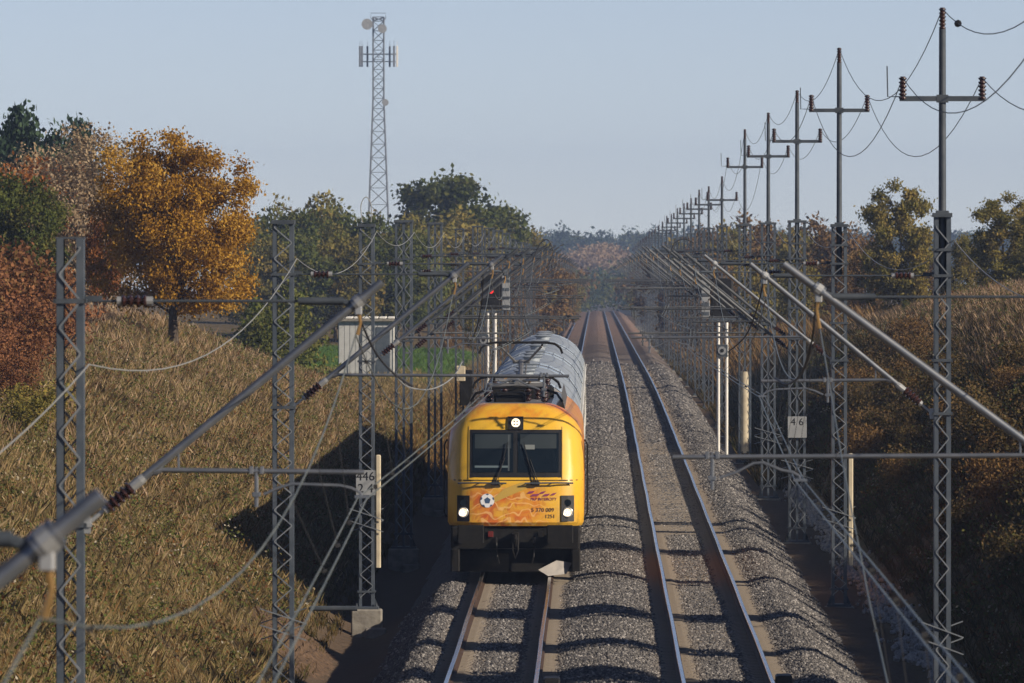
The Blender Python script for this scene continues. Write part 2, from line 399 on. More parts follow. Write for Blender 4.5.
SLM = sleeper_b.mesh('sleeper', CONCD)
clip_b = MB()
for s in (-1,1): clip_b.bbox(s*0.105-0.045, s*0.105+0.045, -0.06, 0.06, -0.185, -0.135, 0.012)
CLM = clip_b.mesh('rail_clip', RAILSIDE)
magnet_b = MB(); magnet_b.bbox(-0.14,0.14,-0.4,0.4,-0.24,0.0,0.025)
for cx, lab in ((TL, 'left railway track that the yellow locomotive stands on'), (TR, 'empty right railway track with shiny rails')):
    t = tag(empty('railway_track', (cx, 150, 0)), lab, 'railway track', 'pair of railway tracks')
    for s in (-1, 1):
        o = obj('rail', rail_mesh(cx + s*0.7525), t); o.location = (-cx, -150, 0)
    for i in range(150):
        o = obj('sleeper', SLM, t); o.location = (0, 0.13 + i*0.6, 0)
    rest = MB()
    for i in range(150, 420):
        y = 150.13 + i*0.6; dz = -float(drop(y)); rest.box(cx-1.3, cx+1.3, y-.13, y+.13, -.4+dz, -.195+dz)
    o = rest.build('sleepers_beyond', CONCD, t); o.location = (-cx, -150, 0); o['kind'] = 'stuff'
for x, y, lab in ((-0.74, 157.5, 'small black trackside magnet beside the left track rail'), (3.21, 158.5, 'small black trackside magnet beside the right track rail')):
    o = magnet_b.build('track_magnet', BLACK); o.location = (x, y, float(bal(x, y)) + 0.27)
    tag(o, lab, 'track magnet', 'track magnets beside the rails')

# ------------------------------------------------------------------ catenary masts
# local frame of a mast: x towards its track, z = 0 at rail head height; foot block below
def zig(width, depth, z0, z1, pitch, side, ph=0):
    pts = []; z = z0; k = ph
    while z <= z1:
        x = width if k % 2 else -width
        pts += [(x*0.95, side*depth, z - pitch*0.06), (x, side*depth, z), (x*0.95, side*depth, z + pitch*0.06)]
        z += pitch; k += 1
    return pts
def mast_meshes(hw, dep, top, n3=False):
    """hw: half width across the line, dep: half depth, top: z of the mast head"""
    D = {}
    c = MB()
    def chan(b, x0, sgn):
        b.box(x0 - 0.006, x0 + 0.006, -dep, dep, -0.55, top)
        for s in (-1, 1):
            y = s*dep
            b.box(min(x0, x0 - sgn*0.065), max(x0, x0 - sgn*0.065), y - 0.006*(s<0) - 0.002, y + 0.006*(s>0) + 0.002, -0.55, top - 0.004)
    for s in (-1, 1):
        b = MB(); chan(b, s*hw, s); D['ch%d' % s] = b.mesh('channel', GALV)
    if n3:
        b = MB(); b.box(-0.03, 0.03, -dep, dep, -0.55, top-0.002); D['mid'] = b.mesh('channel', GALV)
    for s in (-1, 1):
        b = MB()
        if n3:
            for ox in (-hw/2, hw/2):
                b.path([(x*1+ox, y, z) for x, y, z in zig(hw/2-0.03, dep+0.016, -0.35, top-0.1, 0.24, s, 0 if ox < 0 else 1)], 0.012, 4)
        else:
            b.path(zig(hw-0.03, dep+0.016, -0.35, top-0.1, 0.25, s, 0 if s < 0 else 1), 0.013, 4)
        D['lace%d' % s] = b.mesh('lacing_bar', LACE)
    b = MB()
    b.bbox(-hw-0.1, hw+0.1, -dep-0.1, dep+0.1, -0.60, -0.545, 0.01)
    for x in (-1,1):
        for y in (-1,1):
            b.lathe((x*(hw+.05), y*(dep+.05), -0.545), (x*(hw+.05), y*(dep+.05), -0.47), [(0,0.022),(0.6,0.022),(0.61,0.013),(1,0.012)], 6)
            b.add([(x*(hw-.0), y*dep*.5, -.54),(x*(hw+.09), y*dep*.5, -.54),(x*(hw), y*dep*.5, -.33)], [(0,1,2),(2,1,0)])
    D['base'] = b.mesh('base_plate', GALVD)
    b = MB(); b.bbox(-hw-0.17, hw+0.17, -dep-0.2, dep+0.2, -1.5, -0.60, 0.03); D['foot'] = b.mesh('footing', CONC)
    b = MB(); b.bbox(-0.02, 0.44, -dep-0.95, -dep-0.55, -1.7, -0.98, 0.03); D['block'] = b.mesh('guard_block', CONC)
    b = MB()
    if top > 7.7:
        for s in (-1,1): b.bbox(-hw-0.025, hw+0.025, s*(dep+0.03)-0.018, s*(dep+0.03)+0.018, top-0.05, top+0.015, 0.006)
    b.box(-hw-0.012, hw+0.012, -dep, dep, top-0.012, top+0.006); D['cap'] = b.mesh('head_plate', GALVD)
    b = MB()
    for s in (-1,1):
        b.box(-hw-0.03, hw+0.03, s*(dep+0.022)-0.012, s*(dep+0.022)+0.012, -0.022, 0.022)
        b.box(s*(hw+0.022)-0.012, s*(hw+0.022)+0.012, -dep-0.034, dep+0.034, -0.018, 0.018)
    D['band'] = b.mesh('clamp_band', GALVD)
    b = MB()
    for z, off in ((0.0, 0), (0.26, 0.04)):
        for s in (-1, 1):
            b.path([(-hw-0.2, s*(dep+0.03), z-0.12*s), (hw+0.2, s*(dep+0.03), z+0.12*s)], 0.013, 4)
    D['spikes'] = b.mesh('climb_guard', LACE)
    return D
MASTS = {'narrow': mast_meshes(0.125, 0.11, 7.5), 'mid': mast_meshes(0.165, 0.13, 7.75), 'wide': mast_meshes(0.225, 0.15, 7.9, True)}
MASTS['narrow_tall'] = mast_meshes(0.125, 0.11, 7.85)
HW = {'narrow': 0.125, 'narrow_tall': 0.125, 'mid': 0.165, 'wide': 0.225}
TOP = {'narrow': 7.5, 'narrow_tall': 7.85, 'mid': 7.75, 'wide': 7.9}

# cantilever bracket: messenger held at (2.72, 6.55), contact pair at push 2.75 / pull 3.25, z 5.03
def cantilever_meshes(pull, TUBE=None, CLAMP=None, Bp=(2.95, 0, 7.08), cdist=0.29):
    D = {}
    A, Bp = Vector((0.62, 0, 5.17)), Vector(Bp)
    u = (Bp - A).normalized()
    b = MB(); b.path([A, Bp], 0.041, 12)
    cl = Bp - u*cdist; tx = cl.x - 2.72
    b.lathe(cl - u*0.06, cl + u*0.06, [(0,0.045),(0,0.062),(1,0.062),(1,0.045)], 12)
    D['cantilever_tube'] = (b.mesh('cantilever_tube', TUBE, smooth=True))
    i0 = Vector((0.16, 0, 4.79)); 
    b = MB(); b.ribbed(A - u*0.36, A - u*0.04, 0.042, 0.072, 5, 12); D['insulator_low'] = b.mesh('strut_insulator', CERAM, smooth=True)
    b = MB(); b.path([i0, A - u*0.34], 0.022, 8); b.lathe(A-u*0.40, A-u*0.34, [(0,0.03),(0.2,0.05),(1,0.05)], 10); b.lathe(A-u*0.05, A+u*0.1, [(0,0.05),(0.7,0.052),(1,0.044)], 10)
    b.box(-0.02, 0.2, -0.05, 0.05, 4.76, 4.80); b.box(0.13, 0.19, -0.03, 0.03, 4.70, 4.86); D['hinge'] = b.mesh('hinge', CLAMP)
    # tie rod
    zt = 6.90
    b = MB(); b.path([(0.72, 0, zt), (2.2+tx, 0, zt)], 0.014, 6); b.path([(2.15+tx,0,zt),(2.58+tx,0,zt)], 0.036, 10)
    b.path([(2.55+tx,0,zt),(2.68+tx,0,cl.z-0.03)], 0.028, 6); b.path([(0.1,0,zt),(0.46,0,zt)], 0.012, 6); b.box(0.1,0.3,-0.02,0.02,zt-.005,zt+0.05); D['tie_rod'] = b.mesh('tie_rod', GALVD, smooth=True)
    b = MB(); b.ribbed((0.47,0,zt), (0.74,0,zt), 0.032, 0.058, 4, 12); D['insulator_top'] = b.mesh('tie_insulator', CERAM, smooth=True)
    b = MB()
    for x in (0.44, 0.72): b.lathe((x,0,zt), (x+0.06,0,zt), [(0,0.045),(1,0.045)], 10)
    # messenger suspension
    b.bbox(cl.x-0.035, cl.x+0.035, -0.04, 0.04, cl.z-0.12, cl.z-0.03, 0.01); b.lathe(cl - u*0.03, cl + u*0.03, [(0,0.046),(0,0.066),(1,0.066),(1,0.046)], 12)
    D['clamp'] = b.mesh('clamp', CLAMP)
    b = MB(); b.path([(cl.x,0,cl.z-0.08),(cl.x+0.02,0,cl.z-0.2),(cl.x-0.01,0,6.58)], [0.022,0.014,0.02], 6); D['link'] = b.mesh('suspension_link', BRASS)
    # registration arm
    xr0 = 0.62 + (5.27-5.17)/u.z*u.x; xr1 = 4.55 if pull else 2.78; zr = 5.30
    b = MB(); b.path([(xr0+0.04,0,zr),(xr1,0,zr-0.02)], 0.024, 10); b.path([(xr0+0.28,0,zr),(xr0+0.28,0,zr+0.24)], 0.012, 6)
    b.lathe((xr0-0.02,0,zr-0.03),(xr0+0.12,0,zr),[(0,0.03),(0.6,0.04),(1,0.026)],8); D['registration_arm'] = b.mesh('registration_arm', TUBE, smooth=True)
    xb = 4.15 if pull else 1.76
    b = MB(); b.path([(xb,0,zr+0.03),(xb,0,4.95)], 0.021, 8); b.bbox(xb-0.07,xb-0.03,-0.03,0.03,zr-0.035,zr+0.035,0.006); b.bbox(xb+0.03,xb+0.07,-0.03,0.03,zr-0.035,zr+0.035,0.006); b.bbox(xb-0.04,xb+0.04,-0.03,0.03,5.05,5.09,0.006); D['drop_bracket'] = b.mesh('drop_bracket', TUBE)
    if pull: pts = [(xb-0.07,0,5.07),(xb-0.25,0,5.13),(xb-0.42,0,5.22),(xb-0.52,0,5.225),(3.45,0,5.15),(3.34,0,5.13),(3.27,0,5.09),(3.26,0,5.04)]
    else: pts = [(xb+0.07,0,5.07),(xb+0.2,0,5.13),(xb+0.34,0,5.17),(2.55,0,5.155),(2.66,0,5.13),(2.74,0,5.09),(2.76,0,5.04)]
    xc = pts[-1][0]
    b = MB(); b.path(pts, 0.015, 6); b.box(xc-0.07,xc+0.07,-0.03,0.03,5.035,5.06); D['steady_arm'] = b.mesh('steady_arm', TUBE, smooth=True)
    return D
CANT = {True: cantilever_meshes(True, TUBE, CLAMP), False: cantilever_meshes(False, TUBE, CLAMP)}
CANTL = cantilever_meshes(True, TUBE, CLAMP, (3.43, 0, 7.23), 0.44)
DTUBE = mat('dull_tube_steel', (0.055, 0.062, 0.072), 0.5, 0.3, (0.10, 0.105, 0.11), 5)
CANTD = {True: cantilever_meshes(True, DTUBE, GALVD), False: cantilever_meshes(False, DTUBE, GALVD)}
def cyl_ins(a, b_, r0, r1, ribs):
    m = MB(); m.ribbed(a, b_, r0, r1, ribs, 10); return m.mesh('line_insulator', CERAM, smooth=True)
INS_TOP = cyl_ins((0,0,0), (0,0,0.34), 0.038, 0.056, 6); INS_ARM = cyl_ins((0,0,0), (0,0,0.36), 0.04, 0.064, 6)
POLES = {}
def pole_meshes(top, ptop, arm):
    key = (top, ptop, arm)
    if key in POLES: return POLES[key]
    b = MB(); b.path([(0,0,top-1.1),(0,0,ptop-0.33)], [0.062,0.052], 10); b.bbox(-0.1,0.1,-0.1,0.1,top-0.02,top+0.05,0.01); p = b.mesh('line_pole', GALVD, smooth=True)
    b = MB(); b.bbox(-0.66,0.66,-0.07,-0.06+0.05,arm-0.04,arm+0.04,0.01); b.box(-0.09,0.09,-0.075,0.075,arm-0.06,arm+0.06); a = b.mesh('crossarm', GALVD)
    b = MB(); b.path([(0.62,0,arm+0.03),(0.84,0,arm+0.03),(0.85,0,arm+0.5)], 0.011, 5); h = b.mesh('arcing_horn', GALVD)
    POLES[key] = (p, a, h); return POLES[key]
STRAP = None
def make_mast(x, d, side, kind, pull, label, group, pole=None, sleeve=False, spikes=True, block=True, cant=True, gz=None, twin=False):
    """side -1: left of the line; the bracket always points to the track"""
    root = tag(empty('catenary_mast', (x, d, -float(drop(d)) - (0.62 if d == 38 else 0))), label, 'catenary mast', group)
    root.scale = (1, 1, 1); M = MASTS[kind]; f = 1 if side < 0 else -1
    hw, top = HW[kind], TOP[kind]
    def P(name, me, parent=root, loc=(0,0,0)):
        o = obj(name, me, parent, loc)
        return o
    for s in (-1, 1): P('channel', M['ch%d' % s])
    if 'mid' in M: P('channel', M['mid'])
    for s in (-1, 1): P('lacing_bar', M['lace%d' % s])
    P('base_plate', M['base']); P('footing', M['foot']); P('head_plate', M['cap'])
    if block: o = P('guard_block', M['block']); o.scale.x = f
    for z in (4.78, 6.9, -0.22) + ((5.6, 7.3) if side > 0 else ()): P('clamp_band', M['band'], loc=(0,0,z))
    if spikes: P('climb_guard', M['spikes'], loc=(0,0,1.2))
    if sleeve:
        b = MB(); b.bbox(hw+0.03, hw+0.14, -0.1, 0.08, 0.3, 2.75, 0.02); P('cable_guard', b.mesh('cable_guard', mat_cream))
    if cant:
        for second in ((False, True) if twin else (False,)):
            C = CANTL if d == 94 else (CANTD if d > 210 else CANT)[pull != second]; ct = P('cantilever', C['cantilever_tube']); ct.scale.x = f
            if d > 210: ct.rotation_euler[2] = rnd.uniform(-0.12, 0.12) + (0.22 if second else 0); ct.location.z = rnd.uniform(-0.08, 0.08) - (0.28 if second else 0); ct.location.y = 0.3 if second else 0
            for nm, key in (('insulator','insulator_low'),('insulator','insulator_top'),('hinge','hinge'),('tie_rod','tie_rod'),('clamp','clamp'),('suspension_link','link'),('registration_arm','registration_arm'),('drop_bracket','drop_bracket'),('steady_arm','steady_arm')):
                obj(nm, C[key], ct)
    if pole:
        ptop, arm = pole; p, a, h = pole_meshes(top, ptop, arm)
        pl = P('line_pole', p); obj('insulator', INS_TOP, pl, (0,0,ptop-0.34)); obj('crossarm', a, pl); hh = obj('arcing_horn', h, pl); hh.scale.x = -1
        for s in (-1, 1): obj('insulator', INS_ARM, pl, (s*0.61, -0.035, arm-0.02))
    return root
mat_cream = mat('cream_guard', (0.55, 0.49, 0.36), 0.7, 0, (0.42, 0.36, 0.26), 4)
XL, XR = -4.97, 5.33
left_ds = [(38,'narrow',True),(88,'narrow',False),(148,'mid',True),(202,'mid',False),(241,'wide',True),(288,'wide',False),(340,'mid',True),(392,'wide',False)]
right_ds = [(94,'narrow',True,None),(143,'narrow_tall',False,(11.02,9.62)),(203.5,'mid',True,(11.62,10.25)),(246,'wide',False,(11.35,10.0)),(287,'wide',True,(11.3,9.95)),(332,'wide',False,(11.3,9.95)),(392,'wide',True,(10.0,9.0))]
dl, dr2 = 392.0, 392.0
while dl < 1130:
    dl += 43 + rnd.uniform(-4, 5); left_ds.append((dl, 'wide' if rnd.random() < 0.75 else 'mid', len(left_ds) % 2 == 0))
    dr2 += 44 + rnd.uniform(-4, 5); right_ds.append((dr2, 'wide', len(right_ds) % 2 == 0, (10.0 + rnd.uniform(-0.15,0.15), 9.0)))
lm, rm = [], []
for i, (d, k, pull) in enumerate(left_ds):
    lab = {0: 'out of focus catenary bracket end at the left edge, nearest the camera', 1: 'slim lattice catenary mast at the far left in front of the dry grass bank',
           2: 'lattice catenary mast between the leftmost mast and the mast with number plate', 3: 'lattice catenary mast with number plate 446 and pale cable guard on concrete block'}.get(i, 'lattice catenary mast without pole, %s from the camera in the left row' % ORD(i))
    lm.append(make_mast(XL, d, -1, k, pull, lab, 'catenary masts along the left track', sleeve=(i == 3), spikes=(i < 4), twin=(i in (4,5,7,8,10))))
for i, (d, k, pull, pole) in enumerate(right_ds):
    lab = {0: 'catenary mast beyond the right edge whose bright silver bracket crosses the picture', 1: 'tall slim lattice mast with pole and crossarm nearest the right edge',
           2: 'lattice mast with pole and crossarm, second tallest on the right'}.get(i, 'lattice mast with power pole, %s from the camera in the right row' % ORD(i))
    if pole is None: pole = (11.02, 9.62)
    rm.append(make_mast(XR, d, 1, k, pull, lab, 'catenary masts along the right track', pole=pole, sleeve=(i in (2,)), spikes=(i < 5), twin=(i in (3,4,5,7,8,10))))

# number plates and signs on masts
def text_mesh(txt, size, m, ext=0.002):
    cu = bpy.data.curves.new('lettering', 'FONT'); cu.body = txt; cu.size = size; cu.extrude = ext; cu.align_x = 'CENTER'; cu.align_y = 'CENTER'
    cu.resolution_u = 3
    o = bpy.data.objects.new('tmp_text', cu); COL.objects.link(o)
    me = bpy.data.meshes.new_from_object(o.evaluated_get(bpy.context.evaluated_depsgraph_get()))
    bpy.data.objects.remove(o); me.name = 'lettering'; me.materials.clear(); me.materials.append(m); return me
PLATE = mat('shade_toned_plate', (0.30, 0.315, 0.33), 0.6, 0, (0.23, 0.245, 0.26), 4)  # white plate with the missing shade put into its colour
def plate(mast, x, z, lines, w_=0.42, h_=0.54, y=-0.2):
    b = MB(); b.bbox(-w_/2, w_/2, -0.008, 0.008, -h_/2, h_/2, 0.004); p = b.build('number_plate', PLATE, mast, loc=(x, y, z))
    for j, t in enumerate(lines):
        o = obj('lettering', text_mesh(t, 0.27, BLACK), p, (0, -0.0105, (0.13 - 0.26*j))); o.rotation_euler = (R(90), 0, 0)
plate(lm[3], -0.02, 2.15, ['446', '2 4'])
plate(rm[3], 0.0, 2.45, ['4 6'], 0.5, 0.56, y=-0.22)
# pale sleeves on two masts further off
def sleeve(mast, z0, z1, r):
    b = MB(); b.path([(0,-0.02,z0),(0,-0.02,z1)], r, 12); b.build('sleeve', mat_cream, mast, smooth=True)
sleeve(rm[5], -0.25, 2.65, 0.18); 
b = MB(); b.bbox(-0.24,0.24,-0.5,-0.2,0.9,2.2,0.03); bx_ = b.build('relay_box', DARK, lm[6], loc=(0.25,0,0.4))
b = MB(); b.bbox(-0.12,0.22,-0.56,-0.505,2.2,2.75,0.03); b.build('relay_box_cover', mat_cream, lm[6])

# ------------------------------------------------------------------ wires
def wire(name, pts, r, m, label, cat, group=None, n=5):
    b = MB(); b.path(pts, r, n); o = b.build(name, m, smooth=True); return tag(o, label, cat, group)
def span(p, q, sag, n=14):
    p, q = Vector(p), Vector(q); return [p.lerp(q, t/n) - Vector((0,0,4*sag*(t/n)*(1-t/n))) for t in range(n+1)]
def chain(sup, sagf, n=14):
    out = []
    for a, b_ in zip(sup[:-1], sup[1:]):
        s = span(a, b_, sagf(a, b_), n); out += s if not out else s[1:]
    return out
DROPU = MB(); DROPU.path([(0,0,0),(0,0,1)], 0.004, 4); DROPU.box(-0.012,0.012,-0.02,0.02,-0.01,0.025); DROPU.box(-0.012,0.012,-0.02,0.02,0.975,1.0)
DROPM = DROPU.mesh('dropper', DCABLE)
def catenary(ds, xm, f, nm):
    mes, con = [], []
    for row in ds:
        d, pull = row[0], row[2]; dz = -float(drop(d))
        xc = xm + f*(3.26 if pull else 2.76)
        mes.append(Vector((xm + f*(3.06 if d == 94 else 2.70), d, 6.58 + dz - (0.62 if d == 38 else 0)))); con.append(Vector((xc, d, 5.03 + dz)))
    sg = lambda a, b_: 1.05 * ((b_.y - a.y)/60.0)**2 + 0.15
    first = Vector((con[0].x, -40, 5.05)); 
    mpts = chain([Vector((mes[0].x, -25, 6.58))] + mes, sg); cpts = chain([first] + con, lambda a, b_: 0.03, 4)
    m = wire('messenger_wire', mpts, 0.0072, WIRE, 'upper supporting cable of the overhead line above the %s track' % nm, 'overhead wire', 'overhead line wires')
    for s in (-1, 1):
        wire('contact_wire', [p + Vector((s*0.045, 0, 0)) for p in cpts], 0.0072, WIRE, 'lower %s contact wire of the pair above the %s track' % ('left' if s < 0 else 'right', nm), 'overhead wire', 'overhead line wires')
    M_ = np.array([tuple(p) for p in mpts]); C_ = np.array([tuple(p) for p in cpts])
    y = 36.0
    while y < 330:
        near = min(abs(y - r[0]) for r in ds)
        if near > 2.5:
            zx = np.interp(y, M_[:,1], M_[:,0]); zz = np.interp(y, M_[:,1], M_[:,2]); cx = np.interp(y, C_[:,1], C_[:,0]); cz = np.interp(y, C_[:,1], C_[:,2])
            v = Vector((zx-cx, 0, zz-cz)); o = obj('dropper', DROPM, m, (cx, y, cz)); o.rotation_euler = v.to_track_quat('Z','Y').to_euler(); o.scale.z = v.length
        y += 5.6
    return mpts, cpts
catenary(left_ds, XL, 1, 'left'); catenary(right_ds, XR, -1, 'right')
# earthing wire from mast to mast on both rows
def earth(ds, xm, sgn, nm, zz):
    sup = []
    for i, row in enumerate(ds):
        sup.append(Vector((xm + sgn*(HW[row[1]]+0.05), row[0], zz[min(i, len(zz)-1)] - float(drop(row[0])))))
    pts = chain([Vector((xm + sgn*0.2, -20, 6.3))] + sup, lambda a, b_: 0.55*((b_.y-a.y)/55.0)**1.5, 16)
    wire('earth_wire', pts, 0.0072, CABLE, 'sagging pale earth wire looping from mast to mast on the %s row' % nm, 'wire', 'earth wires along the masts')
earth(left_ds, XL, 1, 'left', (5.7,6.3,7.15,7.6)); earth(right_ds, XR, 1, 'right', (6.9,7.45,7.6))
# three conductors of the power line on the right row
for k, nm in ((-1,'left'), (0,'top'), (1,'right')):
    sup = [Vector((XR + k*0.61, 20, 10.0 if k else 11.2))]
    for d, kd, pl, pole in right_ds:
        ptop, arm = pole or (11.02, 9.62); sup.append(Vector((XR + k*0.61, d - (0.035 if k else 0), (arm + 0.32 if k else ptop - 0.02) - float(drop(d)))))
    wire('power_conductor', chain(sup, lambda a, b_: 1.25*((b_.y-a.y)/60.0)**2, 16), 0.0075, DCABLE, '%s conductor of the three-wire power line strung on the right poles' % nm, 'power line', 'power line conductors')
b = MB(); b.lathe((0,-0.12,0),(0,0.12,0),[(0,0.03),(0.2,0.055),(0.8,0.055),(1,0.03)],8); o = b.build('line_damper', BLACK)
sp_ = span((XR,143,11.0),(XR,94,11.0),1.25*(49/60.0)**2,16); o.location = sp_[2]
tag(o, 'small dark weight on the top power wire near upper right', 'wire damper')
# jumper cables
def jumper(pts, r, m, lab):
    P = [Vector(p) for p in pts]; out = []
    for i in range(len(P)-1):
        p0, p1, p2, p3 = P[max(i-1,0)], P[i], P[i+1], P[min(i+2,len(P)-1)]
        for t in range(6):
            t /= 6; out.append(0.5*((2*p1)+(p2-p0)*t+(2*p0-5*p1+4*p2-p3)*t*t+(3*p1-p0-3*p2+p3)*t**3))
    out.append(P[-1]); wire('jumper_cable', out, r, m, lab, 'cable', 'jumper cables of the overhead line')
jumper([W(462,362,240),W(452,378,232),W(432,389,220),W(408,387,210),W(394,374,204)], 0.018, CABLE, 'pale cable drooping from the left masts beside the locomotive roof')
jumper([W(357,312,88.5),W(374,350,90),W(392,372,93),W(412,386,98)], 0.012, DCABLE, 'dark cable hanging from the near left bracket clamp')
jumper([W(816,300,94.5),W(812,340,95),W(802,372,97),W(788,384,99),W(775,378,101)], 0.012, DCABLE, 'dark looped cable hanging from the bright right bracket')
jumper([W(766,268,143.5),W(758,305,146),W(746,335,150),W(728,352,156)], 0.012, DCABLE, 'dark cable drooping from the second right bracket')
jumper([W(483,276,203),W(482,300,204),W(476,330,206),W(468,344,208)], 0.012, DCABLE, 'dark cable hanging beside the left signal')
jumper([W(362,222,202),W(361,205,202),W(366,197,202),W(371,205,202),W(371,222,202)], 0.010, CABLE, 'small pale cable loop over the head of the number plate mast')
jumper([W(668,262,330),W(674,244,330),W(684,239,330),W(694,243,330)], 0.02, DCABLE, 'dark arched cable over the brackets right of the track')
jumper([W(532,262,330),W(540,244,330),W(548,240,330),W(553,252,330),W(547,268,330)], 0.02, DCABLE, 'dark arched cable over the brackets left of the track')

# ------------------------------------------------------------------ light signals
REDLAMP = mat('red_lamp', (0.4, 0.01, 0.01), 0.3)
REDLAMP.node_tree.nodes['Principled BSDF'].inputs['Emission Color'].default_value = (1, 0.03, 0.02, 1)
REDLAMP.node_tree.nodes['Principled BSDF'].inputs['Emission Strength'].default_value = 1.0
def signal(x, d, label, lit, boxdx):
    g = float(ground(x, d)); root = tag(empty('light_signal', (x, d, g)), label, 'railway signal', 'light signals beside the line')
    H = 6.0 - float(drop(d)) - g
    for dx in (-0.13, 0.17):
        b = MB(); b.path([(dx,0,-0.3),(dx,0,H-1.5)], 0.055, 10); b.build('post', WHITE, root, smooth=True)
    b = MB()
    for i in range(12): b.path([(-0.13,0,0.5+i*0.3),(0.17,0,0.5+i*0.3)], 0.012, 4)
    b.build('ladder', GALV, root)
    b = MB(); b.bbox(-0.42,0.42,0.0,0.28,H-1.45,H-0.05,0.08); hd = b.build('signal_head', BLACK, root)
    for i in range(3):
        z = H - 0.3 - i*0.42
        b = MB(); b.lathe((0,-0.02,z),(0,0.02,z),[(0,0.10),(1,0.10)],14); b.build('lamp', REDLAMP if (lit and i == 1) else BLACK, hd)
        b = MB(); b.path([(-0.13,-0.1,z),(-0.13,-0.1,z+0.06),(-0.07,-0.12,z+0.13),(0.07,-0.12,z+0.13),(0.13,-0.1,z+0.06),(0.13,-0.1,z)], 0.012, 4); b.build('visor', BLACK, hd)
    b = MB(); b.bbox(-0.21,0.21,-0.12,0.05,H-2.9,H-2.45,0.02); bo = b.build('round_marker_box', GALVD, root, loc=(boxdx,0,0))
    b = MB(); b.lathe((0,-0.15,H-2.675),(0,-0.12,H-2.675),[(0,0.10),(0,0.15),(1,0.15)],16); b.build('ring', CLAMP, bo)
    b = MB(); b.lathe((0,-0.165,H-2.675),(0,-0.15,H-2.675),[(0,0.07),(1,0.07)],14); b.build('ring_centre', BLACK, bo)
    bs = 1.2 if lit else 0.0
    b = MB(); b.bbox(-0.75+bs,-0.45+bs,-0.02,0.1,H-1.5,H-0.1,0.01)
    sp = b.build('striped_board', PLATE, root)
    for i in range(4):
        b = MB(); b.box(-0.73+bs,-0.47+bs,-0.026,-0.0235,H-1.4+i*0.34,H-1.27+i*0.34); b.build('stripe', GALV, sp)
    b = MB(); b.bbox(-0.5,0.5,-0.06,0.34,H-1.58,H-1.5,0.01); b.build('platform', GALV, root)
    b = MB(); b.bbox(-0.35,0.4,-0.3,0.3,-0.5,0.12,0.03); b.build('footing', CONC, root)
signal((491-XV)/FPX*372, 372, 'light signal showing red on white posts left of the train', True, -0.3)
signal((722-XV)/FPX*338, 338, 'black light signal on white posts right of the tracks', False, 0.0)

